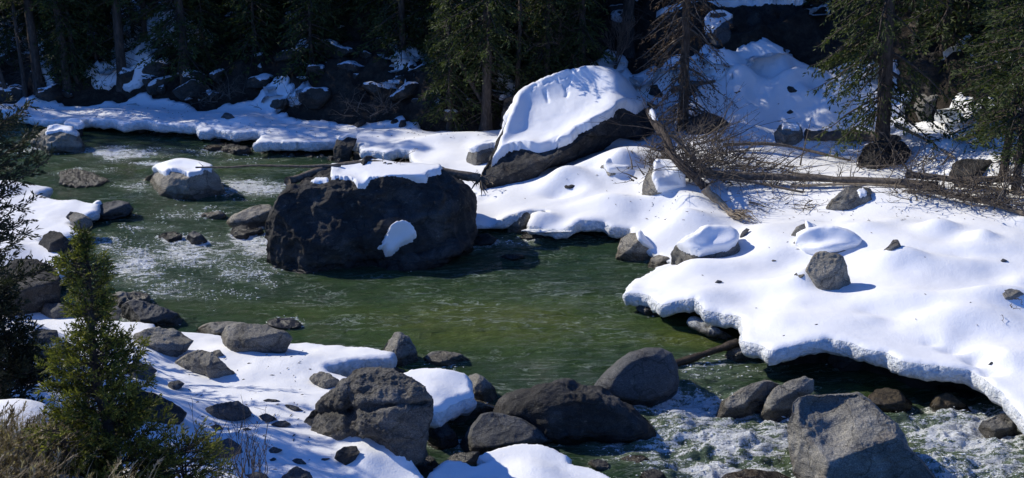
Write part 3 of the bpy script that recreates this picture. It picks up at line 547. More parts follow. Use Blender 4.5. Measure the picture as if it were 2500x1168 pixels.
rock('huge dark midstream boulder with a flat snow cap and a snow blob on its face',
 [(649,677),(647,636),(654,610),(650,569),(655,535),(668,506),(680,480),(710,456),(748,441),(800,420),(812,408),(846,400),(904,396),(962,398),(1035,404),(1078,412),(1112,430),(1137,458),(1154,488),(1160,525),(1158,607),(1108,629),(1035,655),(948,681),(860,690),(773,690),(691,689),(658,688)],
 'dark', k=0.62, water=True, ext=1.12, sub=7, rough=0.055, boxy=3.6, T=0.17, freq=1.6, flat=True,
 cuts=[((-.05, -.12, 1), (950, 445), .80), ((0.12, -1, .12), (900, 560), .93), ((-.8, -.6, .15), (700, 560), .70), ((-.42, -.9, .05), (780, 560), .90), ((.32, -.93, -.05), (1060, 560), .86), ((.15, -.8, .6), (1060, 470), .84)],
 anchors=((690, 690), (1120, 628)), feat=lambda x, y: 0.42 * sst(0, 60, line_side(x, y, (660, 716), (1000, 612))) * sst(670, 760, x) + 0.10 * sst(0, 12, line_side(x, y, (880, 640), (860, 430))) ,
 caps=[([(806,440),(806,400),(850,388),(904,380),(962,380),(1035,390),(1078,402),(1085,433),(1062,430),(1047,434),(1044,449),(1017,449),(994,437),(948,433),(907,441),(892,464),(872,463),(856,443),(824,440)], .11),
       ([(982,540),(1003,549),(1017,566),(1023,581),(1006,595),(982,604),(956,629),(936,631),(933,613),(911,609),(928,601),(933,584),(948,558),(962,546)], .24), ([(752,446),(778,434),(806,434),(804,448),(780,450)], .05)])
rs_ = random.Random(3)
PIT = [(1300 + 5.2 * i + rs_.uniform(-4, 4), 226 - 1.9 * i + rs_.uniform(-3, 3), 4.2, .03) for i in range(22)] + [(1330 + 1.6 * i, 228 + 3.2 * i + rs_.uniform(-2, 2), 4, .035) for i in range(6)] + [(1392 - 1.8 * i + rs_.uniform(-4, 4), 195 + 4.6 * i, 4.4, .035) for i in range(9)] + [(1360 + 5 * i, 206 + 2.5 * i, 4, .03) for i in range(5)]
rock('great tilted boulder on the far bank under a very thick snow cap with animal tracks',
 [(1168,430),(1175,408),(1207,358),(1226,326),(1243,294),(1262,262),(1274,240),(1313,218),(1368,195),(1412,183),(1456,178),(1485,182),(1514,198),(1534,221),(1557,244),(1578,256),(1597,278),(1606,317),(1598,340),(1520,338),(1499,351),(1470,366),(1412,389),(1383,398),(1330,412),(1307,430),(1295,447),(1284,459),(1237,470),(1199,476),(1172,468)],
 'dark', k=0.75, ext=1.12, sub=7, rough=0.035, boxy=2.6, T=0.26, freq=1.3, anchors=((1200, 476), (1540, 345)),
 cuts=[((-.12, -.45, .9), (1400, 330), .80), ((.3, -.95, .1), (1350, 400), .85)],
 caps=[[(1196,412),(1212,375),(1228,330),(1238,296),(1255,262),(1262,225),(1310,205),(1368,183),(1456,165),(1500,175),(1545,215),(1590,248),(1594,262),(1572,268),(1557,283),(1522,266),(1505,271),(1499,288),(1488,293),(1441,318),(1412,333),(1397,350),(1354,368),(1310,379),(1278,369),(1243,376),(1220,391),(1204,408)]], pits=PIT)
rock('rounded boulder in the left river channel, sunlit left flank and white snow top',
 [(322,468),(344,443),(373,423),(380,406),(408,397),(451,393),(489,397),(512,412),(530,434),(547,466),(553,484),(547,494),(466,493),(422,495),(378,480),(344,473)], 'tan', water=True, k=.8, sub=6, rough=.045, ext=1.2,
 cuts=[((-.9, -.5, .4), (400, 450), .8), ((.6, -.8, .25), (470, 450), .85), ((-.1, -.3, .95), (450, 420), .7)], T=.12, anchors=((344, 473), (547, 494)),
 caps=[[(374,424),(368,400),(408,383),(451,380),(496,384),(520,410),(518,424),(501,418),(495,431),(460,434),(437,424),(419,420),(405,435),(390,425),(384,421)]])
rock('craggy pale boulder far upstream at left with snow along its crest',
 [(75,364),(79,347),(96,327),(116,316),(146,306),(175,310),(192,330),(207,353),(211,370),(163,374),(125,373),(79,371)], 'tan', water=True, sub=6, rough=.08, ext=1.2, T=.08, freq=1.4,
 caps=[[(108,332),(118,312),(146,298),(180,300),(197,333),(185,334),(165,327),(148,322),(135,326)]])
rock('small boulder with a tall snow loaf right behind the craggy pale boulder upstream',
 [(163,320),(163,303),(172,296),(190,296),(201,303),(203,331),(185,336),(170,334)], 'dark', water=True, sub=5, T=.14, caps=[[(155,314),(158,288),(208,288),(208,317),(190,318),(175,314)]])
rock('flat brown rock awash beside the far bank shelf', [(490,366),(507,354),(530,355),(545,362),(540,368)], 'wet', water=True, sub=4, name='river_rock', cat='rock', k=.9)
rock('dark jagged rock in the shallows under the sunlit snow shelf', [(540,374),(552,356),(580,354),(600,360),(616,374),(590,379),(560,378)], 'dark', water=True, sub=4, name='river_rock', cat='rock', rough=.12)
rock('long dark oval boulder reaching out from the left shore snow', [(205,528),(225,508),(247,498),(291,491),(314,495),(326,510),(320,525),(277,537),(235,540)], 'slate', water=True, sub=5, k=.7, T=.14, auto=2,
 caps=[[(180,530),(180,484),(247,484),(250,497),(243,506),(235,520),(210,523)]])
rock('slanted sunlit slab leaning on the left side of the huge midstream boulder', [(555,540),(569,528),(600,512),(636,498),(661,500),(672,512),(664,542),(639,557),(569,560)], 'tan', water=True, sub=5, auto=2)
rock('low black wet rock below the slanted slab', [(560,570),(570,556),(584,551),(612,556),(639,555),(640,568),(620,580),(592,583)], 'dark', water=True, sub=4, rough=.12, name='river_rock', cat='rock')
rock('left one of two low black rocks in the sparkling rapids', [(384,589),(396,572),(410,566),(431,567),(448,574),(446,588),(415,592)], 'dark', water=True, sub=4, rough=.12, name='river_rock', cat='rock')
rock('right one of two low black rocks in the sparkling rapids, grey rounded peak', [(450,591),(460,572),(474,566),(489,570),(505,588),(498,593),(470,596)], 'slate', water=True, sub=4, rough=.1, name='river_rock', cat='rock')
rock('pale low rock awash upstream of the slanted slab', [(486,531),(504,519),(530,517),(551,526),(545,533),(510,536)], 'tan', water=True, sub=4, rough=.1, name='river_rock', cat='rock')
rock('brown rock half under snow on the left shore above the juniper tip', [(160,530),(172,516),(200,522),(222,536),(228,548),(214,556),(188,556)], 'grey', sub=4, name='river_rock', cat='rock')
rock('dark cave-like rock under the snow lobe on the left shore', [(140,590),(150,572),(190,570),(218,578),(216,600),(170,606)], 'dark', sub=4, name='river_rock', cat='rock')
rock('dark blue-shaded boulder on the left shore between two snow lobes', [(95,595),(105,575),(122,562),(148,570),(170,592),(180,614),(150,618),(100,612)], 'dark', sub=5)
rock('very large shaded boulder behind the dark juniper at left edge', [(-40,700),(0,655),(40,636),(79,632),(130,650),(147,682),(149,745),(110,768),(40,775),(-30,770)], 'dark', sub=5, auto=2)  # dark granite puts the shade on this boulder into its colour
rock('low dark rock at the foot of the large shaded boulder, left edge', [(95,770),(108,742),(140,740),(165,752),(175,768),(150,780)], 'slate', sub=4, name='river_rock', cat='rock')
rock('dark angular boulder on the shore right of the juniper tip, black right flank', [(286,775),(290,748),(318,734),(376,743),(408,756),(432,772),(451,798),(440,806),(397,809),(340,800)], 'slate', sub=6, rough=.07, water=True, auto=4)
rock('brown bumpy rock at the water edge behind the dark angular boulder', [(262,745),(267,726),(300,713),(340,716),(362,726),(358,742),(310,752)], 'grey', sub=5, water=True, rough=.12)
rock('light rock glimpsed just left of the juniper below the snow', [(136,752),(146,740),(165,737),(185,745),(188,757),(160,762)], 'tan', sub=4, name='river_rock', cat='rock')
rock('tan rock glimpsed between juniper and angular boulder', [(253,770),(262,752),(285,745),(297,760),(290,776),(268,780)], 'tan', sub=4, name='river_rock', cat='rock')
rock('broad flat striated rock in shade below the angular boulder', [(326,835),(328,816),(376,803),(420,804),(443,810),(474,832),(455,850),(439,857),(414,867),(385,858),(355,848)], 'grey', k=1.0, sub=5, rough=.06, auto=2)
rock('blocky brown boulder at the near water edge with square left end', [(540,824),(555,798),(585,791),(652,794),(700,812),(712,826),(696,852),(627,857),(560,861),(552,842)], 'grey', k=.7, sub=6, rough=.05, boxy=3.2, cuts=[((-.1,-.3,.95),(620,815),.7),((.2,-.97,.15),(640,835),.85),((-.9,-.4,.2),(556,830),.7)])
rock('low flat rock at the water edge left of the blocky brown boulder', [(478,806),(500,795),(518,790),(560,784),(590,788),(585,800),(556,812),(520,814)], 'grey', k=1.0, sub=5)
rock('smooth low rock in the water right of the blocky brown boulder', [(645,797),(655,784),(675,778),(712,778),(736,790),(735,800),(700,806),(665,804)], 'slate', k=.9, sub=5, water=True, auto=1)
rock('pyramid-shaped grey boulder on sunlit snow below the flat striated rock', [(430,889),(440,878),(460,862),(493,854),(522,862),(545,885),(577,906),(556,919),(514,923),(468,902)], 'grey', k=.9, sub=6, rough=.06, auto=3)
rock('small grey stone touching the pyramid-shaped boulder', [(516,862),(524,856),(536,854),(549,868),(540,873),(525,870)], 'grey', sub=4, name='stone', cat='stone')
rock('dark rock poking from shaded snow right of the juniper', [(300,915),(301,890),(330,886),(368,891),(384,906),(368,918),(355,927),(318,920)], 'slate', sub=5)
rock('small lone dark stone in shaded snow under the pyramid-shaped boulder', [(408,940),(413,933),(435,928),(451,937),(440,947),(418,952)], 'slate', sub=4, name='stone', cat='stone')
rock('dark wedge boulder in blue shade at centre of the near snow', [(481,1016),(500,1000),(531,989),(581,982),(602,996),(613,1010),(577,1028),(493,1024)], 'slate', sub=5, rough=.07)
rock('large shaded boulder right behind the juniper branches', [(318,975),(335,955),(376,960),(418,981),(457,1006),(432,1034),(355,1030),(318,1010)], 'dark', sub=5)  # shade painted in by the choice of dark granite
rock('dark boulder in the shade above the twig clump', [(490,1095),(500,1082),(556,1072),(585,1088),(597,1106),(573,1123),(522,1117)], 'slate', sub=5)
SM = [('thin flat stone at the edge of tree shade', [(628,981),(660,974),(687,979),(655,985)]), ('flat grey stone beside the great cracked boulder', [(688,990),(705,989),(728,994),(748,1005),(720,1003)]),
 ('dark stone in shade, upper of a close pair', [(630,1016),(648,1010),(660,1012),(677,1023),(650,1030)]), ('dark stone in shade, lower of a close pair', [(660,1036),(678,1028),(696,1027),(712,1036),(688,1042)]),
 ('tiny dark stone below the wedge boulder', [(513,1041),(530,1037),(541,1040),(545,1048),(527,1050)]), ('small dark flat stone left of the rounded dark rock in snow', [(642,1107),(668,1091),(692,1099),(670,1110)]),
 ('tiny dark stone beneath the small flat stone near the bottom', [(646,1128),(668,1118),(676,1121),(660,1130)]), ('low grey stone with pointed crest by the bottom snow', [(704,1129),(724,1119),(736,1121),(749,1132),(722,1135)]),
 ('sliver of dark stone beside the rounded dark rock in snow', [(774,1124),(788,1119),(806,1120),(790,1127)]), ('stone tip at the bottom edge left of centre', [(592,1172),(600,1160),(625,1153),(650,1158),(662,1172),(640,1180)])]
SM += [('tiny dark stone on open snow left of the upright brown rock', [(1880,640),(1886,634),(1896,636),(1892,642)]), ('small dark stone on the right bank near the frame edge', [(2440,640),(2448,632),(2460,636),(2452,643)]), ('small stone above the promontory on open snow', [(1745,690),(1752,684),(1764,687),(1758,693)]), ('small stone in a footprint-like hollow near the crumbling edge', [(2412,890),(2420,883),(2432,887),(2424,893)]),
('dark rock in snow left of the juniper, upper of four', [(45,838),(60,815),(95,803),(140,808),(142,830),(100,842)]), ('long low dark rock left of the juniper, second from top of four', [(38,862),(60,850),(95,846),(112,854),(80,868)]), ('dark slab showing left of the juniper, third from top of four', [(72,880),(90,858),(130,848),(150,852),(146,872),(100,886)]), ('dark fin-shaped rock low left of the juniper', [(24,925),(50,900),(75,890),(78,905),(66,920),(40,935)]),
 ('small dark stone between the wedge boulder and twig clump', [(590,1050),(603,1044),(615,1049),(602,1055)]), ('small grey stone on snow near the blocky boulder', [(600,890),(607,886),(616,887),(618,893),(606,894)]), ('grey stone by the foot of the pyramid boulder', [(585,930),(595,925),(604,929),(594,934)])]
for l, p in SM: rock(l, p, 'slate', sub=4, name='stone', cat='stone', k=.9)
rock('dark peaked rock cut by the bottom edge of the picture', [(678,1180),(690,1160),(724,1139),(755,1155),(772,1180),(740,1195),(700,1195)], 'slate', sub=5)
rock('rounded dark rock sunk in snow below the great cracked boulder', [(817,1118),(822,1104),(840,1092),(870,1090),(878,1104),(860,1132),(842,1137)], 'dark', sub=5, auto=2)
rock('great cracked near boulder with pitted sunlit crown and steep shaded front',
 [(738,1046),(744,1025),(762,1005),(800,968),(832,936),(872,914),(912,900),(960,904),(1012,928),(1044,950),(1058,976),(1056,1010),(1042,1060),(1030,1118),(1004,1128),(970,1115),(940,1090),(892,1070),(844,1080),(796,1066),(744,1070)],
 'crag', k=.75, sub=7, rough=.05, ext=1.15, boxy=2.8, freq=1.7, anchors=((790, 1070), (1004, 1128)), cuts=[((-.15,-.55,.85),(930,960),.75),((.35,-.9,.2),(960,1040),.9),((-.75,-.6,.3),(850,1010),.85),((.9,-.4,.2),(1035,1000),.75)],
 feat=lambda x, y: -0.22 * np.exp(-((x - 858) / 16) ** 2 - ((y - 1000) / 60) ** 2) - 0.12 * np.exp(-(line_side(x, y, (860, 1000), (1000, 985)) / 8) ** 2))
rock('flat brown rock peeking out behind the great cracked boulder', [(838,918),(852,893),(876,884),(940,889),(990,904),(985,918),(940,930),(870,930)], 'grey', k=.8, sub=5)
rock('small craggy stone on snow left of the great cracked boulder', [(757,925),(765,914),(782,909),(808,912),(828,930),(812,948),(780,944)], 'grey', sub=5, rough=.08, name='stone', cat='stone')
rock('tall pointed boulder at the near water edge, bright left face', [(934,855),(950,830),(965,814),(978,811),(998,824),(1018,858),(1021,880),(990,896),(955,892),(938,878)], 'grey', k=.7, sub=6, rough=.06, water=True, cuts=[((-.75,-.35,.5),(965,835),.75),((.6,-.8,.2),(990,860),.8)])
rock('low boulder in the water right of the tall pointed boulder', [(1032,874),(1048,861),(1080,857),(1124,866),(1148,878),(1125,894),(1062,891),(1040,884)], 'grey', k=.7, sub=5, water=True, auto=2)
rock('egg-shaped rock wedged against the right end of the snow slab', [(1138,930),(1148,916),(1162,912),(1182,920),(1208,946),(1218,968),(1204,981),(1165,984),(1148,965)], 'grey', k=.7, sub=5, water=True, cuts=[((-.7,-.3,.6),(1160,935),.7),((.7,-.7,.2),(1185,955),.8)])
rock('flat light slab between the snow slab and the river', [(1062,1012),(1080,994),(1115,980),(1140,976),(1175,982),(1218,996),(1222,1008),(1160,1026),(1100,1030)], 'tan', k=.7, sub=5, water=True, cuts=[((-.1,-.5,.85),(1150,1000),.7),((.2,-.9,.2),(1130,1015),.8)])
rock('smooth half-dome boulder with grey sloping face above the lower snow hump', [(1106,1104),(1124,1076),(1145,1045),(1176,1013),(1198,1008),(1235,1012),(1270,1021),(1321,1046),(1357,1074),(1310,1090),(1220,1100),(1180,1106),(1130,1112)], 'slate', k=.7, sub=6, rough=.03, water=True, cuts=[((-.1,-.6,.8),(1230,1050),.7),((-.85,-.4,.3),(1150,1060),.7)])
rock('small dark pointed rock in the gap right of the great cracked boulder', [(1040,1062),(1050,1040),(1064,1028),(1088,1032),(1110,1054),(1122,1080),(1086,1098),(1046,1094)], 'dark', sub=5, water=True)
rock('wet rock in the narrow gap above the lower snow hump', [(1088,1128),(1100,1112),(1122,1106),(1166,1103),(1184,1122),(1156,1140),(1110,1136)], 'slate', sub=5, water=True)
rock('black rock in the hollow below the great cracked boulder', [(996,1138),(1008,1118),(1030,1110),(1056,1114),(1070,1134),(1052,1158),(1020,1158)], 'dark', sub=5, water=True)
rock('long dark boulder with craggy crest at the head of the rapids', [(1216,1012),(1228,988),(1269,963),(1329,948),(1359,938),(1388,936),(1412,948),(1436,953),(1466,954),(1493,966),(1537,996),(1576,1029),(1604,1066),(1567,1074),(1478,1081),(1388,1084),(1344,1076),(1270,1050)],
 'dark', k=.55, sub=6, rough=.05, ext=1.15, water=True, cuts=[((-.1,-.35,.93),(1380,960),.7),((.1,-1,.25),(1400,1020),.88)], freq=1.5)
rock('smooth round dark boulder with a bright sunlit left rim above the rapids', [(1434,972),(1452,936),(1478,909),(1507,880),(1537,859),(1576,848),(1615,848),(1642,862),(1656,894),(1658,930),(1651,954),(1627,974),(1591,990),(1537,992),(1470,985)], 'slate', k=.75, sub=6, rough=.018, ext=1.15, water=True, cuts=[((.12,-.95,.28),(1560,930),.85)])
rock('small round stone at the tip of the bottom snow hump', [(1436,1132),(1444,1124),(1462,1121),(1482,1127),(1490,1144),(1462,1149)], 'grey', sub=4, water=True, name='stone', cat='stone')
rock('dark rounded rock cut by the bottom edge beside the rapids', [(1555,1175),(1570,1151),(1597,1144),(1621,1157),(1638,1180),(1600,1195)], 'dark', sub=5, water=True)
rock('brown rock awash under the foam near the bottom', [(1515,1122),(1535,1112),(1570,1111),(1598,1128),(1570,1138),(1530,1134)], 'wet', sub=4, water=True, name='river_rock', cat='rock')
rock('left rock of a leaning pair in the rapids, wet brown foot', [(1742,1018),(1762,980),(1813,950),(1840,936),(1874,928),(1903,939),(1890,967),(1870,994),(1840,1006),(1786,1018)], 'grey', k=.6, sub=6, water=True, cuts=[((-.3,-.45,.85),(1830,960),.7),((.5,-.85,.1),(1830,985),.8)])
rock('right rock of a leaning pair in the rapids, curved bright top edge', [(1854,1006),(1866,985),(1893,950),(1932,930),(1966,921),(1986,927),(1986,953),(1970,975),(1940,1018),(1915,1032),(1870,1024)], 'grey', k=.6, sub=6, water=True, cuts=[((-.35,-.45,.85),(1930,945),.7),((.2,-.95,.0),(1920,985),.85)])
rock('large foreground boulder in the rapids with a scooped sunlit top and brown flank',
 [(1922,1045),(1934,1015),(1934,985),(1946,970),(1976,962),(2041,961),(2095,957),(2119,975),(2153,1011),(2187,1035),(2203,1060),(2216,1096),(2257,1130),(2284,1162),(2290,1200),(2200,1235),(2060,1240),(1990,1200),(1939,1150),(1930,1099)],
 'grey', k=.85, sub=7, rough=.03, ext=1.1, boxy=3.6, water=True, freq=1.6, cuts=[((-.10,-.42,.9),(2058,1100),.72),((.22,-.96,.12),(2100,1110),.74),((-.9, -.42, .1), (1992, 1092), .60), ((.55, -.5, .65), (2190, 1042), .5)],
 feat=lambda x, y: -0.15 * np.exp(-(((x - 2000) / 56) ** 2 + ((y - 994) / 24) ** 2)) - 0.22 * np.exp(-(((x - 2030) / 46) ** 2 + ((y - 1050) / 50) ** 2)) + 0.10 * np.exp(-(((x - 1950) / 10) ** 2 + ((y - 1000) / 30) ** 2)))
rock('wet rust-brown rounded boulder under the snow ledge, left of two', [(2116,972),(2138,950),(2163,946),(2194,956),(2228,984),(2226,996),(2194,1012),(2143,1003)], 'wet', k=.8, sub=5, water=True, auto=1)
rock('wet rust-brown boulder awash under the snow ledge, right of two', [(2268,992),(2282,968),(2313,960),(2357,988),(2384,1010),(2330,1016),(2296,1018)], 'wet', k=.8, sub=5, water=True, auto=2)
rock('grey boulder at the lower right corner under the crumbling snow edge', [(2386,1046),(2398,1028),(2446,1010),(2475,1020),(2486,1064),(2466,1080),(2415,1072)], 'grey', k=.7, sub=5, water=True)
rock('pointed grey rock under the arch of the snow ledge', [(2018,880),(2030,860),(2046,850),(2060,847),(2080,858),(2118,886),(2122,905),(2058,908)], 'slate', k=.7, sub=5, water=True)
rock('striped rock at the corner where the wet log meets the snow ledge', [(1767,868),(1789,838),(1806,833),(1842,850),(1830,873),(1796,884)], 'grey', k=.7, sub=5, water=True, rough=.09)
rock('wide wet rock at the bottom edge in the foam', [(1760,1172),(1786,1155),(1837,1147),(1895,1153),(1942,1170),(1945,1188),(1850,1196),(1760,1190)], 'wet', k=.8, sub=5, water=True, auto=1)
M_ICYR = rock_mat('ice_glazed_rock', (0.15, 0.15, 0.15), (0.3, 0.31, 0.31), (0.55, 0.57, 0.58), 0.1)
rock('ice-glazed pale rock under the promontory snow lip', [(1680,790),(1684,772),(1723,780),(1771,812),(1808,824),(1790,832),(1740,816)], M_ICYR, k=.6, sub=5, water=True, rough=.09)
rock('dark rock in the gap under the promontory tip', [(1550,752),(1556,742),(1585,740),(1618,758),(1610,772),(1575,770)], 'slate', k=.7, sub=4, water=True, name='river_rock', cat='rock')
rock('brown-topped boulder at the shore left of the snow-capped shore rock', [(1502,626),(1508,605),(1518,586),(1538,570),(1564,567),(1588,590),(1611,618),(1600,632),(1570,637),(1530,634)], 'tan', k=.7, sub=6, water=True, T=.08, caps=[[(1552,573),(1566,560),(1600,570),(1625,610),(1612,625),(1590,612),(1568,600),(1556,586)]], cuts=[((-.5,-.4,.75),(1545,590),.7),((.2,-.97,.1),(1550,615),.85)])
rock('small tan rock wedged in the corner of the shoreline', [(1580,652),(1590,632),(1608,622),(1634,628),(1640,645),(1600,660)], 'tan', k=.7, sub=5, water=True)
rock('shore rock topped by a tall smooth pillow of snow', [(1637,646),(1640,615),(1654,594),(1678,583),(1720,571),(1780,571),(1797,585),(1808,614),(1790,626),(1705,632),(1672,640)], 'grey', k=.6, sub=6, T=.2, anchors=((1660, 644), (1790, 624)),
 caps=[[(1656,610),(1662,596),(1700,578),(1722,560),(1785,555),(1803,585),(1797,602),(1774,616),(1705,629),(1675,621)]])
rock('split tan boulder under a snow brow at the shore right of the huge boulder', [(1238,563),(1246,540),(1253,524),(1285,518),(1302,528),(1292,549),(1275,570)], 'tan', k=.6, sub=5, water=True, cuts=[((-.5,-.8,.3),(1262,545),.8),((.7,-.7,.1),(1285,545),.75)])
rock('black hollow rock beneath the snow arch', [(1382,586),(1392,560),(1410,545),(1435,541),(1465,548),(1495,566),(1512,584),(1450,592),(1400,592)], 'dark', k=.6, sub=5, water=True, base=hit(1440, 566, water=True)[1] + .3)
rock('low dark rock between the snow arches', [(1266,581),(1275,570),(1291,564),(1320,567),(1344,579),(1300,588)], 'dark', k=.7, sub=4, water=True, name='river_rock', cat='rock')
rock('black rock in the water against the right side of the huge boulder', [(1152,596),(1162,574),(1189,570),(1215,583),(1205,594),(1170,600)], 'dark', k=.8, sub=4, water=True, name='river_rock', cat='rock')
rock('flat wet rock barely breaking the calm dark water', [(1216,628),(1240,621),(1265,621),(1286,627),(1252,635)], 'dark', k=.7, sub=4, water=True, name='river_rock', cat='rock')
rock('small leaning dark stone on open snow right of the snow pillow', [(1806,577),(1812,566),(1822,557),(1831,560),(1820,572),(1812,578)], 'slate', sub=4, name='stone', cat='stone')
rock('mottled rock half buried with a snow shoulder behind the long snow pillow', [(1932,575),(1945,556),(1964,545),(1990,550),(1998,568),(1975,578),(1950,581)], 'grey', sub=5, T=.08, caps=[[(1962,535),(2000,540),(2008,575),(1975,574),(1966,560)]])
rock('half-buried rock under a long white snow pillow on the right bank', [(1912,612),(1930,603),(1945,586),(1970,573),(2010,566),(2050,570),(2087,583),(2096,602),(2090,616),(2040,622),(1990,630),(1965,634),(1935,627)], 'grey', k=.55, sub=6, T=.16, anchors=((1940, 628), (2085, 614)),
 caps=[[(1942,602),(1945,584),(1970,566),(2010,556),(2055,560),(2090,572),(2104,600),(2086,611),(2040,617),(1985,626),(1966,624),(1950,613)]])
rock('upright pitted brown rock standing from the right bank snow', [(1966,662),(1979,634),(1994,619),(2011,614),(2039,619),(2057,627),(2065,649),(2076,692),(2054,700),(2019,710),(2003,704),(1985,685)], 'tan', k=.6, sub=6, rough=.05, cuts=[((-.25,-.75,.6),(2015,650),.75),((.75,-.65,.05),(2055,665),.75)])
rock('small low rock leaning on the upright pitted rock', [(1927,682),(1942,666),(1957,658),(1979,663),(1990,674),(1970,682)], 'tan', sub=4, name='stone', cat='stone')
rock('small squared stone poking from mid snow on the right bank', [(2153,611),(2168,602),(2181,586),(2192,586),(2204,608),(2180,614)], 'grey', sub=4, name='stone', cat='stone')
rock('half-buried mottled rock at the right edge of the picture', [(2427,720),(2448,708),(2470,704),(2490,711),(2512,724),(2505,732),(2450,732)], 'grey', sub=5)
rock('dark lichen-spotted rock on the snow in front of the long logs', [(2015,503),(2043,479),(2067,458),(2096,452),(2126,463),(2134,490),(2096,510),(2050,508)], 'grey', k=.7, sub=5, rough=.07, T=.05, caps=[[(2090,464),(2106,459),(2119,468),(2118,484),(2100,487),(2092,476)]])
rock('pale upright boulder with a snow cap in front of the dark cliff', [(2230,262),(2238,235),(2262,212),(2297,208),(2305,240),(2272,276),(2245,285)], 'grey', k=.6, sub=5, T=.08, caps=[[(2262,222),(2262,200),(2303,198),(2302,219),(2280,221),(2268,227)]])
rock('twisted striped rock with snow in front of the dark horizontal log', [(1888,325),(1902,306),(1930,298),(1946,303),(1963,335),(1940,352),(1915,359),(1893,345)], 'grey', k=.6, sub=5, T=.07, caps=[[(1908,318),(1906,300),(1942,292),(1958,322),(1938,323),(1922,315)]], rough=.09)
rock('tall snow-blocked rock stump beside the splintered trunk', [(1568,468),(1576,428),(1590,412),(1602,402),(1640,402),(1662,420),(1664,462),(1620,472)], 'tan', k=.6, sub=6, T=.17, caps=[[(1596,400),(1598,388),(1668,388),(1674,470),(1604,472),(1590,440)]])
rock('dark shelf-edge boulder with a little snow, left of the icy step', [(816,392),(814,360),(822,340),(846,325),(872,338),(868,352),(858,365),(852,398),(832,400)], 'dark', k=.7, sub=5, water=True, T=.07, caps=[[(820,342),(842,315),(876,330),(872,339),(850,337),(835,345)]])
rock('light triangular rock at the foot of the icy step', [(853,393),(862,376),(876,367),(887,383),(880,394)], 'grey', sub=4, water=True, name='river_rock', cat='rock')
rock('brown boulder tucked under a snow roof left of the great tilted boulder', [(1138,388),(1142,372),(1165,355),(1190,349),(1216,345),(1218,385),(1165,402),(1145,402)], 'grey', k=.8, sub=5, T=.14, caps=[[(1136,367),(1160,340),(1222,330),(1220,362),(1182,366),(1152,376)]])
rock('low rock with snow behind the oval melt hollow', [(1455,424),(1468,405),(1490,396),(1530,398),(1543,412),(1525,424),(1480,430)], 'tan', k=.7, sub=5, T=.14, caps=[[(1474,412),(1480,390),(1540,388),(1550,415),(1525,424),(1484,424)]])
rock('dark stone at the bottom of the oval melt hollow', [(1372,458),(1388,447),(1402,445),(1420,455),(1400,462)], 'dark', sub=4, name='stone', cat='stone')
rock('dark stone on blue shaded snow above the icy shelf', [(538,287),(549,276),(565,279),(580,290),(560,292)], 'slate', sub=4, name='stone', cat='stone')
for l, p in [('dark snow-edged stone above the far tracks, left', [(856,309),(872,298),(888,291),(896,300),(870,313)]), ('dark stone on the far bank left of a matching one', [(952,301),(958,292),(968,290),(974,296),(966,303)]), ('dark stone on the far bank right of a matching one', [(972,310),(978,294),(990,293),(992,304),(984,312)]),
  ('dark stone in a hollow high on the blue slope', [(1783,184),(1788,176),(1800,176),(1806,182),(1795,187)]), ('dark stone under a pillow mid blue slope', [(1790,230),(1796,220),(1806,220),(1812,228),(1800,232)]), ('dark flat stone between pillows on the blue slope', [(1878,256),(1890,250),(1910,255),(1905,260)]),
  ('dark stone in the lower blue slope', [(1918,275),(1930,266),(1952,263),(1945,272),(1928,278)]), ('wide dark boulder gap at the right of the blue slope', [(1905,222),(1925,210),(1960,205),(1985,214),(1975,228),(1935,228)]), ('dark crescent rock at the crest of the blue slope', [(1870,142),(1885,128),(1915,118),(1922,128),(1900,142),(1882,147)]),
  ('dark boulder hidden behind the dead spruce trunk', [(1583,228),(1592,210),(1620,206),(1645,215),(1650,235),(1615,242)]), ('dark boulder right of the dead spruce trunk', [(1672,235),(1680,212),(1700,206),(1712,225),(1705,236)])]:
    rock(l, p, 'dark', sub=4, name='stone', cat='stone')
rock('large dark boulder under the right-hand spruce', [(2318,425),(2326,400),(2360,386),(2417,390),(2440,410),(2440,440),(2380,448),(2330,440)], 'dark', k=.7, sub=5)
rock('dark boulder under a white drift behind the log tangle', [(1672,318),(1680,290),(1720,275),(1760,285),(1782,305),(1780,320),(1720,326)], 'dark', k=.7, sub=5)
# shoreline stones under the far shelf
rs = random.Random(5)
for l, cx_, cy_, w_ in [('small stone under the far shelf at a dark gap, first from left', 438, 326, 22), ('pale pointed stone under the far shelf', 474, 328, 20), ('small grey stone beside the pale pointed one', 495, 335, 14), ('dark stone under the sunlit shelf corner', 528, 341, 30), ('pointed dark stone below the sunlit shelf', 577, 345, 26), ('tiny stone under the long shelf', 640, 372, 14), ('stone at the right part of the long shelf', 712, 380, 14), ('pale stone near the dark shelf-edge boulder', 786, 384, 16), ('stone against the dark shelf-edge boulder', 806, 386, 12), ('stone in the dark overhang far left', 340, 318, 36), ('second stone in the far left overhang', 395, 322, 40)]:
    rock(l, [(cx_ - w_ / 2, cy_), (cx_ - w_ * .2, cy_ - w_ * .45), (cx_ + w_ * .15, cy_ - w_ * .4), (cx_ + w_ / 2, cy_ + 1), (cx_, cy_ + w_ * .2)], rs.choice(['dark', 'slate', 'grey']), sub=4, water=True, name='river_rock', cat='rock')

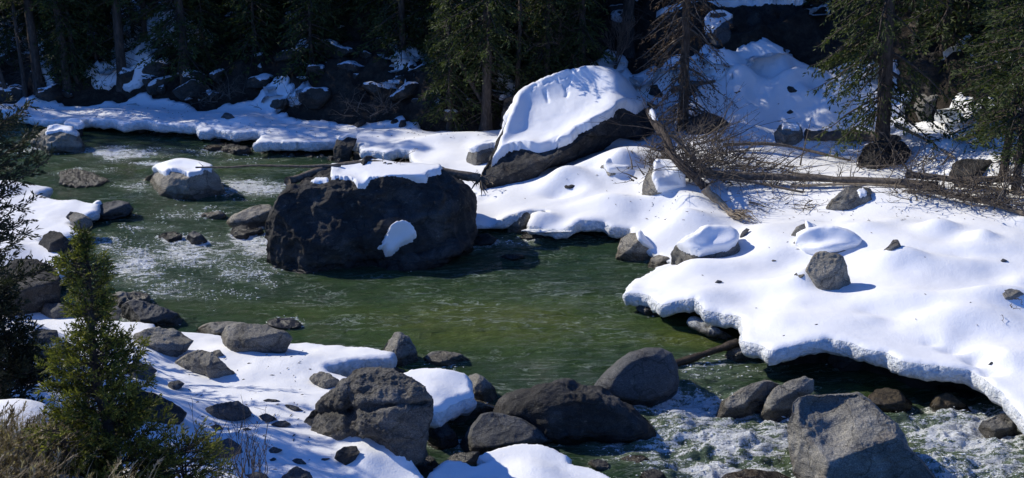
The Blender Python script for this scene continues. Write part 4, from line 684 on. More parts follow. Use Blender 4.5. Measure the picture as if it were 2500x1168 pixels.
# dark cliff at the upper right and its snow roof
rock('long black rock cliff above the blue slope with snow along its top',
 [(1590,90),(1610,40),(1660,22),(1740,14),(1850,10),(1960,8),(2080,6),(2200,4),(2330,8),(2370,60),(2330,170),(2300,210),(2240,200),(2180,160),(2080,150),(1990,160),(1900,120),(1840,112),(1780,125),(1735,140),(1690,122),(1620,130)],
 'cliff', k=.25, sub=7, rough=.05, ext=1.15, boxy=4, freq=4.0, T=.22, base=hit(1850, 125)[1] + 1.2, cuts=[((0,-.5,.9),(1950,40),.75),((0,-1,-.15),(1900,90),.85)], name='rock_cliff', cat='cliff',
 caps=[[(1585,60),(1590,-20),(2400,-30),(2400,6),(2250,9),(2150,14),(2060,12),(1990,16),(1900,14),(1800,20),(1700,20),(1640,30)]])
rock('brown weathered rock buttress at the right end of the dark cliff', [(2218,200),(2222,160),(2235,110),(2230,80),(2262,90),(2310,130),(2335,190),(2320,230),(2260,235)], 'cliff', k=.6, sub=6, rough=.1, base=hit(2270, 235)[1], cat='boulder')
rock('grey rock with a curl of snow in front of the black cliff', [(1722,88),(1720,50),(1735,28),(1770,26),(1790,45),(1782,70),(1790,92),(1750,104)], 'slate', k=.6, sub=5, T=.09, base=hit(1850, 125)[1] + .2, caps=[[(1716,84),(1722,62),(1716,40),(1735,18),(1780,18),(1792,44),(1765,58),(1738,84)]])
# rocks scattered through the hillside wood
HRK = []
for s in range(5):
    U, F = ico(4); rr_ = random.Random(s); V = U.copy()
    for q in range(9):
        nn = np.array([rr_.gauss(0, 1) for _ in range(3)]); nn /= np.linalg.norm(nn); dd = rr_.uniform(.55, .85); e = np.maximum(V @ nn - dd, 0); V = V - e[:, None] * nn
    V = V * (1 + .10 * fbm(V[:, 0] * 2 + s * 9, V[:, 1] * 2, V[:, 2] * 2, 4))[:, None] * np.array([1, .8, .62]); HRK.append(mk_mesh('hillside_rock', V, F, M_ROCK['hill']))
rs = random.Random(21); cnt = 0
while cnt < 170:
    px_, py_ = rs.uniform(-60, 2560), rs.uniform(5, 300)
    if 1230 < px_ < 2340 and not (py_ < 60 and px_ < 1560): continue
    p, t_ = hit(px_, py_)
    if p[1] - np.interp(p[0], FW[:, 0], FW[:, 1]) < 0.15: continue
    o = bpy.data.objects.new('hillside_rock', HRK[rs.randrange(5)]); s = rs.choice([.16, .22, .3, .42, .6]); o.scale = (s, s * rs.uniform(.7, 1.1), s * rs.uniform(.6, 1.1)); o.rotation_euler = (rs.uniform(-.3, .3), rs.uniform(-.3, .3), rs.uniform(0, 6.28)); o.location = (p[0], p[1], p[2] + .02); link(o)
    tag(o, 'rock dusted with snow on the dark wooded hillside behind the river', 'rock', 'rocks scattered on the wooded hillside'); cnt += 1
# gravel bar and shore pebbles
def pebbles(name, label, pts, n, s0, s1, mat, seed, zoff=0.0, water_=True):
    rs = np.random.RandomState(seed); Pw = np.array([at_z(a, b_, 0)[:2] for a, b_ in pts]); U, F = ico(1); Vs, Fs = [], []; c = 0; lo, hi = Pw.min(0), Pw.max(0)
    while c < n:
        q = lo + rs.rand(2) * (hi - lo)
        if poly_sdf(q[:1], q[1:], Pw)[0] < 0: continue
        s = s0 + (s1 - s0) * rs.rand() ** 2; A = U * s * (0.7 + .5 * rs.rand(3)) * np.array([1, 1, .6]); A = A * (1 + .2 * (rs.rand(len(U), 1) - .5)); Vs.append(A + np.array([q[0], q[1], zoff + .02 * rs.rand()])); Fs.append(F + c * len(U)); c += 1
    tag(mk_obj(name, np.concatenate(Vs), np.concatenate(Fs), mat, smooth=False), kind='stuff')
pebbles('gravel', '', [(148,425),(185,418),(225,428),(262,443),(240,456),(190,458),(150,452)], 900, .035, .11, M_ROCK['grey'], 1, .02)
pebbles('shore_pebbles', '', [(500,345),(620,362),(810,382),(860,400),(700,378),(560,366),(470,340)], 160, .03, .12, M_ROCK['dark'], 2, 0)
pebbles('shore_pebbles', '', [(2100,905),(2200,930),(2330,960),(2400,985),(2370,960),(2200,905)], 90, .04, .14, M_ROCK['dark'], 3, 0.02)
water()
# ================================================================ wood, trees and grasses
class Sticks:
    """tapered bent tubes gathered in one mesh"""
    def __init__(s, n=5): s.V = []; s.F = []; s.c = 0; s.n = n
    def add(s, pts, r0, r1, n=None, bumpy=0.0, cap=True):
        n = n or s.n; P = np.asarray(pts, float); m = len(P); T = np.gradient(P, axis=0); T /= np.linalg.norm(T, axis=1)[:, None] + 1e-9
        ref = np.array([0, 0, 1.0]) if abs(T[0][2]) < .8 else np.array([1.0, 0, 0]); A = np.cross(T, ref); A /= np.linalg.norm(A, axis=1)[:, None] + 1e-9; B = np.cross(T, A)
        r = (r0 + (r1 - r0) * np.linspace(0, 1, m))[:, None, None] if np.ndim(r0) == 0 else np.asarray(r0)[:, None, None]
        th = np.linspace(0, 2 * np.pi, n, endpoint=False)[None, :, None]
        V = P[:, None] + r * (np.cos(th) * A[:, None] + np.sin(th) * B[:, None])
        if bumpy:
            nn = fbm(V[..., 0] * 5, V[..., 1] * 5, V[..., 2] * 3, 3)[..., None]; V = P[:, None] + (V - P[:, None]) * (1 + bumpy * nn)
        i = np.arange(m - 1)[:, None] * n + np.arange(n)[None]; j = np.arange(m - 1)[:, None] * n + (np.arange(n)[None] + 1) % n
        F = np.stack([i, j, j + n, i + n], -1).reshape(-1, 4) + s.c
        s.V.append(V.reshape(-1, 3)); s.F.append(F); s.c += m * n
        if cap:
            for e in (0, m - 1):
                s.V.append(P[e:e + 1]); b = s.c; ring = b - m * n - (0 if e == 0 else 1) + e * n + np.arange(n); s.c += 1
                if e == 0: base = ring[0]
                ring = base + (0 if e == 0 else e * n) + np.arange(n)
                s.F.append(np.stack([ring, np.roll(ring, -1), np.full(n, b), np.full(n, b)], -1))
    def quads(s):
        F = np.concatenate(s.F); return np.concatenate(s.V), F
    def build(s, name, mat, parent=None, origin=None):
        V, F = s.quads(); q = F[:, 2] != F[:, 3]; Fl = F[q].tolist() + F[~q][:, :3].tolist()
        return mk_obj(name, V, Fl, mat, parent, origin=origin)
class Leaves:
    def __init__(s): s.P = []; s.D = []; s.S = []; s.W = []; s.T = []
    def add(s, p, d, l, w, t): s.P.append(p); s.D.append(d); s.S.append(l); s.W.append(w); s.T.append(t)
    def mesh(s, name, mat, seed=0):
        P = np.array(s.P); D = np.array(s.D); L = np.array(s.S)[:, None]; W = np.array(s.W)[:, None]; t = np.array(s.T); rs = np.random.RandomState(seed)
        D /= np.linalg.norm(D, axis=1)[:, None] + 1e-9; A = np.cross(D, rs.normal(size=D.shape)); A /= np.linalg.norm(A, axis=1)[:, None] + 1e-9; B = np.cross(D, A)
        V = np.stack([P, P + D * L * .45 + A * W + B * W * .3, P + D * L, P + D * L * .5 - A * W + B * W * .3], 1).reshape(-1, 3)
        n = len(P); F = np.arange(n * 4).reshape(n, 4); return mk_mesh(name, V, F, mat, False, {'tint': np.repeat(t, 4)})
def rv(rs): v = np.array([rs.gauss(0, 1) for _ in range(3)]); return v / np.linalg.norm(v)
def conifer_meshes(seed, H=12, h0=2.0, Rm=2.0, r0=.17, droop=.35, dens=1.0, mat=M_FOL, dead=18, leaf=.13, rise=0.0, lean=0.0, twisty=.1, bark=M_BARK, per=0.30, side=None, hang=0.0, jit=.12):
    rs = random.Random(seed); tr = Sticks(9); br = Sticks(4); lf = Leaves()
    ph = rs.uniform(0, 6); zz = np.linspace(0, H, 26); tx = lean * zz + twisty * np.sin(zz * .5 + ph) * zz / H; ty = twisty * np.cos(zz * .43 + ph) * zz / H
    rad = r0 * (1 - zz / H * .93) + r0 * .55 * np.exp(-zz / .22)
    tr.add(np.stack([tx, ty, zz - .35], -1), rad, None, 10, .10)
    at = lambda h: np.array([np.interp(h, zz, tx), np.interp(h, zz, ty), h - .35])
    for _ in range(dead):
        h = rs.uniform(.5, max(h0 + 1.5, 2.0)); a = rs.uniform(0, 6.28); L = rs.uniform(.3, 1.2) * min(1, Rm / 1.6); d = np.array([math.cos(a), math.sin(a), rs.uniform(-.5, .1)]); p = at(h); pts = [p + d * L * s + np.array([0, 0, -.25 * L * s * s]) + rv(rs) * .03 for s in (0, .35, .7, 1)]
        br.add(pts, .016, .004, 4, cap=False)
        for s in (1, 2): br.add([pts[s], pts[s] + (d * .5 + rv(rs) * .7) * L * .3], .007, .003, 3, cap=False)
    h = h0
    while h < H - .15:
        f = (h - h0) / (H - h0); Lm = Rm * (1 - f) ** .8 * (0.55 + .45 * min(1, f * 5 + .3)) + .12
        nb = max(3, int(5.2 * dens ** .3 + rs.uniform(-1, 1)))
        for b in range(nb):
            a = rs.uniform(0, 6.28)
            if side is not None and rs.random() < .55: a = side + rs.gauss(0, .7)
            L = Lm * rs.uniform(.6, 1.12); dr = droop * (1.15 - .5 * f) + rs.uniform(-.12, .12); o = at(h + rs.uniform(-jit, jit))
            dh = np.array([math.cos(a), math.sin(a), 0]); n = 7; pts = []
            for s in np.linspace(0, 1, n): pts.append(o + dh * L * s * (1 - .12 * s) + np.array([0, 0, L * (rise * s - dr * (s ** 1.3) + .18 * dr * s ** 3)]) + rv(rs) * .02 * L * s)
            pts = np.array(pts); br.add(pts, .010 + .012 * L, .004, 4, cap=False); side_v = np.cross(dh, [0, 0, 1])
            nt = max(4, int(L / .15 * dens))
            for k in range(nt):
                s = .12 + .88 * (k + rs.random()) / nt; q = np.array([np.interp(s, np.linspace(0, 1, n), pts[:, c]) for c in range(3)]); sg = rs.choice([-1, 1])
                l2 = (.15 + .38 * L * (1.15 - s)) * rs.uniform(.5, 1.1) * .9; d2 = dh * .6 + side_v * sg * rs.uniform(.4, 1.0) + np.array([0, 0, rise * .9 - droop * .5 - hang * rs.random() + rs.uniform(-.15, .15)]); d2 /= np.linalg.norm(d2)
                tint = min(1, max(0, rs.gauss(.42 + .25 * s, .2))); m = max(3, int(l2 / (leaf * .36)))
                for j in range(m):
                    w = (j + rs.random()) / m; p = q + d2 * l2 * w + np.array([0, 0, -.1 * w * l2]) + rv(rs) * leaf * .16
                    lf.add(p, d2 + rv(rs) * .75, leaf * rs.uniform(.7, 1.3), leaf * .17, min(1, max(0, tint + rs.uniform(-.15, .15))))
        h += per * (1 - .35 * f) * rs.uniform(.75, 1.2)
    tip = at(H - .2)
    for j in range(10): lf.add(tip + np.array([0, 0, -j * .03]), np.array([0, 0, 1]) + rv(rs) * .5, leaf, leaf * .17, .6)
    def sm(st, nm, mt):
        V, F = st.quads(); q = F[:, 2] != F[:, 3]; return mk_mesh(nm, V, F[q].tolist() + F[~q][:, :3].tolist(), mt)
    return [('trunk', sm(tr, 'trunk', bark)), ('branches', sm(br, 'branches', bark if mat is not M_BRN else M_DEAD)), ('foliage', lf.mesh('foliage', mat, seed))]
def place_tree(ms, loc, rz=0, sc=1.0, tilt=(0, 0), label=None, name='spruce_tree', cat='tree', group=None):
    r = empty(name, loc); r.rotation_euler = (tilt[0], tilt[1], rz); r.scale = (sc, sc, sc); tag(r, label, cat, group)
    for nm, me in ms:
        if me is not None and len(me.vertices): link(bpy.data.objects.new(nm, me), r)
    return r
def ghit(px, py, **k): return hit(px, py, **k)[0]
# forest kinds
KA = conifer_meshes(1, 13, 2.6, 2.0, .19, .42, 1.0, dead=40, leaf=.17, hang=.4)
KB = conifer_meshes(2, 11, .9, 1.9, .16, .45, 1.0, dead=16, leaf=.17, hang=.5)
KC = conifer_meshes(3, 14, 3.6, 2.2, .21, .36, 1.0, dead=50, leaf=.18, hang=.3)
KD = conifer_meshes(4, 7, .35, 1.5, .10, .40, 1.1, dead=6, leaf=.15, hang=.3)
KS = conifer_meshes(5, 10, 4.5, 1.0, .10, .3, .8, dead=60, leaf=.15)
FT = [ # px, py of base, kind, scale, rz, tiltx, tilty, label
 (20,238,KS,1.0,.3,0,-.16,'thin leaning trunk nearest the left edge of the far wood'),
 (62,232,KS,1.0,1.0,0,.02,'thin straight trunk between the leaning one and a thick one, far left'),
 (95,212,KC,1.1,2.0,0,-.05,'thick dark trunk third from left in the far wood'),
 (165,214,KC,.95,.5,0,.0,'dark straight trunk behind the twin boulders upstream'),
 (188,205,KB,.8,2.5,0,0,'low bushy spruce left of the snow chute'),
 (300,204,KC,1.15,4.0,0,-.04,'stout trunk standing left of the sunlit snow chute'),
 (355,118,KS,1.0,2.2,0,-.14,'slender trunk leaning left high above the snow chute'),
 (372,60,KS,.8,.2,0,.08,'slender trunk high up at the top of the snow chute'),
 (455,190,KB,1.1,1.7,0,0,'dense dark spruce right of the snow chute'),
 (520,205,KB,1.1,3.7,0,.03,'dense dark spruce left of the twin leaning trunks'),
 (585,222,KS,1.15,2.7,0,-.15,'left one of twin trunks leaning left'),
 (612,220,KC,.85,4.7,0,-.11,'right one of twin trunks leaning left, thicker'),
 (655,205,KB,1.0,5.2,0,0,'dark bushy spruce over the end of the blue snow tongue'),
 (722,240,KA,.72,1.2,0,.0,'pale thin trunk standing on the blue snow tongue'),
 (812,268,KA,1.05,.0,0,-.02,'brown trunk with flared root among dark rocks'),
 (905,270,KB,.85,3.1,0,.02,'spruce with dead brown lower branches hanging to the stones'),
 (965,225,KD,1.2,3.9,0,0,'small dark spruce behind the speckled snow'),
 (1030,250,KD,1.0,.7,0,0,'small dark spruce left of the bright green one'),
 (1262,240,KS,1.1,2.9,0,-.03,'thin pale trunk left of the great tilted boulder'),
 (1335,215,KB,1.0,.9,0,0,'black spruce behind the bare bush'),
 (1420,190,KB,1.1,2.0,0,0,'black spruce behind the top of the great tilted boulder'),
 (1530,118,KC,.95,4.4,0,-.14,'leaning dark trunk above the great tilted boulder'),
]
SDV = np.array([math.sin(R(SUN_AZ)), math.cos(R(SUN_AZ))]); HERO = [(hit(x_, y_)[0], w_) for x_, y_, w_ in ((1098, 292, 1.8), (600, 325, 1.0), (750, 325, 1.3), (900, 335, 1.3), (400, 293, .7), (1100, 350, 1.3), (1800, 320, .9), (2050, 330, .9), (2330, 340, 1.0), (1800, 200, .5), (1950, 215, .5), (1700, 255, .5), (2100, 250, .4))]
def shades(x, y, hs, rr=18):
    for hp, w_ in hs:
        q = np.array([x, y]) - hp[:2]; al = q @ SDV; la = abs(q[0] * SDV[1] - q[1] * SDV[0])
        if .5 < al < rr and la < w_: return True
    return False
for px_, py_, K, sc_, rz_, ta, tb_, lb in FT:
    p = ghit(px_, py_)
    if shades(p[0], p[1], HERO[:1], 9): print('shades hero:', lb); continue
    if shades(p[0], p[1], HERO[1:]): print('SH', lb, [k for k in range(1, 6) if shades(p[0], p[1], HERO[k:k+1])]); sc_ = sc_ * .72
    place_tree(K, (p[0], p[1], p[2] + .05), rz_, sc_, (ta, tb_), lb)
# deeper wood that fills the hillside (and throws its shade)
rs = random.Random(77); DW = []
def far_ok(x, y):
    for a, b_ in DW:
        if (a - x) ** 2 + (b_ - y) ** 2 < 1.5 ** 2: return False
    return True
tries = 0
while len(DW) < 150 and tries < 4000:
    tries += 1; x = rs.uniform(-34, 30); fy = np.interp(x, FW[:, 0], FW[:, 1]); y = fy + rs.choice([rs.uniform(1.6, 6), rs.uniform(2.5, 26), rs.uniform(2.5, 26)])
    px_, py_, t_ = project(np.array([x, y, float(sampH(np.array([x]), np.array([y]))[0])]))
    if (1560 < px_ < 2350 and y < fy + 6.5) or (300 < px_ < 440 and y < fy + 9): continue
    if px_ > 2300 and y < fy + 3: continue
    if not far_ok(x, y): continue
    if shades(x, y, HERO): continue
    DW.append((x, y)); z = float(sampH(np.array([x]), np.array([y]))[0])
    place_tree(rs.choice([KA, KB, KB, KC, KD, KB]), (x, y, z - .1), rs.uniform(0, 6.28), rs.uniform(.8, 1.2), (rs.uniform(-.03, .03), rs.uniform(-.05, .03)), 'dark spruce deep in the shaded wood on the far hillside', group='spruces of the far hillside wood')
KF = conifer_meshes(6, 4.6, .1, 1.35, .07, .45, 1.5, dead=2, leaf=.15, hang=.5, per=.24)
rs = random.Random(99); n_ = 0; tries = 0; YS = []
while n_ < 75 and tries < 3000:
    tries += 1; x = rs.uniform(-24, 6); fy = np.interp(x, FW[:, 0], FW[:, 1]); y = fy + rs.uniform(.9, 6.5); z = float(sampH(np.array([x]), np.array([y]))[0]); px_, py_, t_ = project(np.array([x, y, z]))
    if px_ > 1400 or 330 < px_ < 425 or 640 < px_ < 740 and y < fy + 2.5 or py_ > 262 and px_ < 560: continue
    if any((q[0] - x) ** 2 + (q[1] - y) ** 2 < .8 for q in YS) or shades(x, y, HERO[:1], 5): continue
    YS.append((x, y)); n_ += 1; place_tree(KF, (x, y, z - .1), rs.uniform(0, 6.28), rs.uniform(.6, 1.15), (rs.uniform(-.05, .05), rs.uniform(-.05, .05)), 'low bushy young spruce under the tall trees of the far hillside', group='young spruces under the far trees')
for x_, y_, k_, s_, l_ in ((2300, 150, KD, 1.1, 'bushy dark spruce on the slope left of the green sunlit spruce'), (2350, 95, KB, .8, 'dark spruce high on the slope above the green sunlit spruce'), (2240, 40, KB, .8, 'dark spruce on top of the cliff right of the drooping spruce'), (2440, 60, KB, .8, 'dark spruce high at the upper right corner'), (985, 150, KB, .8, 'black spruce above the speckled snow, left of the bright green one'), (1045, 120, KB, .7, 'black spruce high behind the bright green young spruce'), (2010, 12, KB, .8, 'dark spruce on top of the cliff left of the drooping spruce')):
    p = ghit(x_, y_); place_tree(k_, (p[0], p[1], p[2] + .0), 1.0, s_, (0, 0), l_)
# hero trees
K1 = conifer_meshes(11, 12, 2.2, 1.7, .16, .42, 1.5, dead=30, leaf=.12, hang=.6)
p = ghit(1187, 303); place_tree(K1, p, 2.0, 1, (0, -.02), 'reddish trunk with bare base standing left of the great tilted boulder')
K1b = conifer_meshes(12, 6.5, .55, 1.25, .08, .55, 1.7, dead=4, leaf=.12, hang=.8)
p = ghit(1098, 292); place_tree(K1b, p, .5, 1, (0, .03), 'bright green sunlit young spruce with drooping branches at the edge of the wood')
ls = Sticks(8); a = ghit(1185, 285); a = a + np.array([0, 0, .3]); ls.add([a, a + np.array([-.35, -.1, .6]), a + np.array([-.8, -.2, 1.5]), a + np.array([-1.1, -.1, 2.4])], .07, .04, 8, .1)
o = ls.build('leaning_stem', M_BARK, origin=a); tag(o, 'thin bare stem leaning left from the foot of the reddish trunk', 'dead stem')
K2 = conifer_meshes(13, 11, 1.6, 2.1, .19, .62, 1.2, dead=26, leaf=.125, hang=1.0, side=math.pi * .95)
p = ghit(2150, 385); place_tree(K2, p, 0, 1, (0, -.06), 'large spruce with drooping mossy branches rising from a dark root mound')
K3 = conifer_meshes(14, 9, 1.5, 1.5, .09, .30, 1.5, dead=24, leaf=.115, hang=.3)
p = ghit(2448, 440); place_tree(K3, p, 1.0, 1, (0, -.05), 'green sunlit spruce with thin trunk near the right edge')
p = ghit(2478, 470); place_tree(K3, p, 3.3, .95, (0, .02), 'dark spruce cut by the right edge behind the brush')
p = ghit(2395, 330); place_tree(KD, p, 3.3, .8, (0, .0), 'young spruce just left of the green sunlit spruce')
p = ghit(2560, 420); place_tree(KB, p, 3.3, .9, (0, .0), 'spruce outside the right edge whose boughs reach in')
K4 = conifer_meshes(15, 10, .9, 1.7, .15, .7, .75, M_BRN, dead=60, leaf=.10, hang=1.4)
p = ghit(1668, 318); place_tree(K4, p, .6, 1, (0, -.035), 'dead brown spruce with hanging bare twigs behind the log tangle', name='dead_spruce')
# root mound under the large spruce
rock('dark root mound at the foot of the large drooping spruce', [(2090,400),(2095,372),(2120,352),(2160,345),(2200,352),(2222,375),(2215,400),(2180,410),(2130,412)], 'cliff', k=.8, sub=5, rough=.14, name='root_mound', cat='root mound')
def stump():
    rock('rotten dark stump with ragged bark left of the great tilted boulder', [(1222,300),(1228,262),(1232,242),(1258,236),(1284,240),(1280,268),(1262,300),(1245,315)], M_DEAD, k=.7, sub=5, rough=.12, name='tree_stump', cat='stump')
stump()

# logs: world points from where they lie
def W(px, py, h=0.0, t=None): return hit(px, py, h)[0] if t is None else at_t(px, py, t)
def spine(pts, n=18):
    P = np.array(pts); s = np.linspace(0, len(P) - 1, n); i = np.arange(len(P)); Q = np.stack([np.interp(s, i, P[:, c]) for c in range(3)], -1)
    K = Q.copy()
    for _ in range(2): K[1:-1] = (K[:-2] + 2 * K[1:-1] + K[2:]) / 4
    return K
def log(label, pts, r0, r1, mat=M_DEAD, twigs=0, tl=.6, name='fallen_log', cat='log', seed=0, up=.3, sides=9, bumpy=.18, snow=False, root=False):
    rs = random.Random(seed + 1); S = spine(pts); S = S + np.stack([fbm(S[:, 0] * .9 + seed, S[:, 1], S[:, 2], 2) * .03] * 3, -1); org = S[0].copy(); e = empty(name, org); tag(e, label, cat)
    st = Sticks(sides); st.add(S - org, np.linspace(r0, r1, len(S)) * (1 + .10 * np.array([rs.uniform(-1, 1) for _ in S])), None, sides, bumpy); st.build('trunk', mat, e)
    if twigs:
        tw = Sticks(4); ax = S[-1] - S[0]; ax /= np.linalg.norm(ax)
        for _ in range(twigs):
            q = S[rs.randrange(1, len(S))] - org; d = rv(rs); d = d - ax * (d @ ax) * .6; d[2] = abs(d[2]) * up * 2 + rs.uniform(-.2, .3); d /= np.linalg.norm(d); L = tl * rs.uniform(.3, 1.2); c = rv(rs) * .3
            pp = [q + d * L * s + c * L * s * s + rv(rs) * .02 * L for s in np.linspace(0, 1, 5)]; tw.add(pp, .008 + .008 * L, .003, 4, cap=False)
            for z in range(int(4 * L) + 1):
                k = rs.randrange(1, 5); d3 = d * .5 + rv(rs) * .8; tw.add([pp[k], pp[k] + d3 * L * .22, pp[k] + d3 * L * .42 + rv(rs) * .05], .006, .0025, 3, cap=False)
        tw.build('twigs', mat, e)
    if snow:
        sn = Sticks(8); k0, k1 = snow; q = S[int(k0 * 17):int(k1 * 17) + 1] - org + np.array([0, 0, r0 * .55]); m_ = len(q); sn.add(q, r0 * .8 * np.sin(np.linspace(.15, np.pi - .15, m_)) ** .5, None, 8, .3); sn.build('snow_cap', M_SNOW, e)
    if root:
        rt = Sticks(4); c0 = S[-1] - org
        for _ in range(26):
            d = rv(rs); d[2] = -abs(d[2]) * .9 + .15; L = rs.uniform(.15, .5); rt.add([c0, c0 + d * L * .5 + rv(rs) * .03, c0 + d * L + rv(rs) * .08 - np.array([0, 0, .1 * L])], .03, .006, 4, cap=False)
        rt.build('roots', mat, e)
    return e
log('broken grey trunk fallen from the great tilted boulder towards the open snow', [W(1588, 268, 1.0), W(1615, 325, .9), W(1650, 385, .7), W(1700, 432, .4), W(1722, 455, .25)], .115, .095, M_BARK, 60, 1.0, seed=2, snow=(0.0, .2))
log('bright splintered butt of the broken trunk lying on open snow', [W(1722, 458, .28), W(1755, 492, .14), W(1800, 532, .05)], .095, .085, M_PALE, 8, .35, seed=3, sides=8, bumpy=.5)
sp = Sticks(4); q0 = W(1790, 522, .1); rs = random.Random(4)
for i in range(16): sp.add([q0 + rv(rs) * .08, q0 + np.array([rs.uniform(.0, .35), -.15 + rs.uniform(-.2, .1), rs.uniform(-.05, .15)]), q0 + np.array([rs.uniform(.1, .5), -.35 + rs.uniform(-.2, .1), rs.uniform(-.1, .1)])], .022, .004, 4, cap=False)
tag(sp.build('splintered_wood', M_PALE, origin=q0), 'fan of pale splinters at the lower end of the broken trunk', 'splinters')
log('second thin grey trunk leaning across the broken one into the brush', [W(1640, 330, .9), W(1700, 395, .6), W(1770, 440, .2)], .06, .04, M_DEAD, 40, .9, seed=21)
log('grey bough crossing low in front of the log tangle', [W(1600, 425, .25), W(1700, 425, .3), W(1850, 450, .15), W(1960, 470, .08)], .045, .025, M_DEAD, 26, .6, seed=22, sides=6)
log('dark mid-sized log under the brown brush at right', [W(2210, 430, .2), W(2340, 440, .25), W(2500, 440, .3)], .08, .06, M_DEAD, 40, .6, seed=23)
log('long dark log lying level behind the lichen-spotted rock', [W(1660, 425, .2), W(1850, 434, .15), W(2050, 440, .18), W(2290, 452, .1)], .10, .07, M_DEAD, 30, .5, seed=5)
log('long pale pole in front of the dark log', [W(1930, 455, .12), W(2080, 452, .12), W(2285, 457, .1)], .035, .025, M_PALE, 5, .3, seed=6, sides=6)
log('thin black branch sagging across the snow below the striped rock', [W(1765, 355, .25), W(1880, 352, .2), W(1980, 366, .2), W(2075, 392, .12)], .045, .03, M_DEAD, 8, .4, seed=7, sides=6)
log('thick dark log half sunk in snow behind the large drooping spruce', [W(1965, 330, .08), W(2050, 332, .08), W(2130, 335, .08), W(2190, 342, .06)], .15, .13, M_DEAD, 2, .3, seed=8)
log('pale snapped pole leaning right of the large drooping spruce', [W(2185, 308, .3), W(2225, 325, .2), W(2258, 338, .1), W(2330, 390, .1)], .04, .03, M_PALE, 4, .3, seed=9, sides=6)
log('bleached pole low at the right edge in the brush', [W(2330, 452, .25), W(2420, 462, .2), W(2520, 478, .2)], .045, .04, M_PALE, 12, .4, seed=10, sides=6)
log('dark log sloping through the brown brush at the right edge', [W(2200, 445, .2), W(2320, 478, .15), W(2440, 500, .12), W(2540, 530, .1)], .07, .05, M_DEAD, 40, .6, seed=11)
log('dark log jutting from the snow top right of the great tilted boulder', [W(1528, 222, .9), W(1560, 245, .8), W(1605, 262, .5)], .08, .06, M_DEAD, 4, .4, seed=12)
log('short dark log lodged behind the dead brown spruce', [W(1640, 222, .25), W(1690, 208, .3), W(1748, 196, .35)], .08, .04, M_DEAD, 6, .4, seed=13)
t1 = hit(900, 690, water=True)[1] + 1.5
log('weathered log lying across the back of the huge boulder with roots at its right end', [at_t(705, 441, t1 - .5), at_t(760, 424, t1), at_t(830, 405, t1 + .2), at_t(960, 404, t1 + .6), at_t(1080, 420, t1 + .7), at_t(1172, 436, t1 + .7)], .085, .10, M_DEAD, 4, .3, seed=14, root=True)
log('thin grey pole reaching from the huge boulder to the snow-topped river boulder', [at_t(478, 409, t1 + .3), at_t(640, 406, t1 + .2), at_t(830, 406, t1)], .018, .035, M_DEAD, 2, .2, seed=15, sides=6)
log('dark wet log slanting into the water beside the round dark boulder', [np.append(at_z(1640, 892, 0)[:2], .0), np.append(at_z(1720, 868, .1)[:2], .1), np.append(at_z(1800, 838, .25)[:2], .25)], .06, .075, M_WETLOG, 0, seed=16)

# brush: twig tangles
def brush(label, centers, n, L0, mat=M_DEAD, name='brush', cat='brush', seed=0, up=.5, r=.012, forks=3, bias=(0, 0, 0)):
    rs = random.Random(seed); st = Sticks(4); org = np.array(centers[0][0]); tot = 0
    for c, k in centers:
        for _ in range(int(n * k * .62)):
            o = np.array(c) + np.array([rs.gauss(0, .28), rs.gauss(0, .2), rs.uniform(-.05, .12)]); d = rv(rs) + np.array(bias); d[2] = abs(d[2]) * up; d /= np.linalg.norm(d); L = L0 * rs.uniform(.4, 1.2); cu = rv(rs) * .35
            pp = [o + d * L * s + cu * L * s * s + rv(rs) * .015 for s in np.linspace(0, 1, 6)]; st.add(pp, r * rs.choice([.6, .8, 1.0, 1.9]), r * .3, 4, cap=False)
            for z in range(forks):
                q = rs.randrange(1, 6); d3 = d * .7 + rv(rs) * .7; l3 = L * rs.uniform(.15, .45); p3 = [pp[q], pp[q] + d3 * l3 * .5, pp[q] + d3 * l3 + rv(rs) * .04]; st.add(p3, r * .5, r * .22, 3, cap=False)
                st.add([p3[1], p3[1] + (d3 + rv(rs)) * l3 * .35], r * .32, r * .2, 3, cap=False)
    o = st.build(name, mat, origin=org); return tag(o, label, cat)
def brk(*a): return [(W(x, y, h), k) for x, y, h, k in a]
brush('grey-brown tangle of dead boughs around the broken trunk', brk((1660, 395, .2, 1), (1700, 370, .3, 1), (1740, 400, .2, 1), (1780, 380, .25, 1), (1630, 430, .1, .6), (1700, 420, .2, 1)), 60, .75, seed=1, up=.8)
brush('bare branches arching right from the log tangle', brk((1760, 400, .2, 1), (1820, 410, .15, 1), (1880, 420, .1, .8), (1790, 430, .1, .7)), 34, 1.0, seed=2, up=.45, bias=(.8, 0, 0))
brush('thin bare boughs rising in front of the blue slope', brk((1700, 350, .3, 1), (1740, 340, .2, 1)), 20, 1.3, seed=3, up=.7, bias=(.8, 0, .3), r=.014)
brush('low dead brush under the broken trunk, gnarled and brown', brk((1600, 400, .15, 1), (1610, 370, .2, 1), (1640, 420, .1, .8)), 50, .45, seed=4, up=.8)
brush('brown brush piled along the right end of the long logs', brk((2230, 470, .1, 1), (2290, 480, .15, 1), (2360, 490, .15, 1.2), (2420, 490, .15, 1.2), (2480, 500, .15, 1.2), (2400, 460, .25, 1), (2480, 450, .25, 1)), 55, .55, M_DEAD, seed=5, up=.7)
brush('twigs sprouting between the long logs', brk((1950, 455, .05, 1), (2010, 450, .05, .6), (1880, 455, .05, 1), (1800, 450, .05, 1)), 22, .5, seed=6, up=.6)
brush('bare twigs at the foot of the large drooping spruce', brk((2120, 410, .1, 1), (2180, 410, .1, 1), (2240, 400, .1, .8), (2270, 400, .1, .6)), 26, .8, seed=7, up=.9)
brush('fallen twigs lying on the open snow beside the splintered butt', brk((1850, 500, .03, 1), (1900, 495, .03, 1), (1960, 505, .03, .6)), 16, .8, seed=8, up=.06, bias=(.8, 0, 0), r=.01)
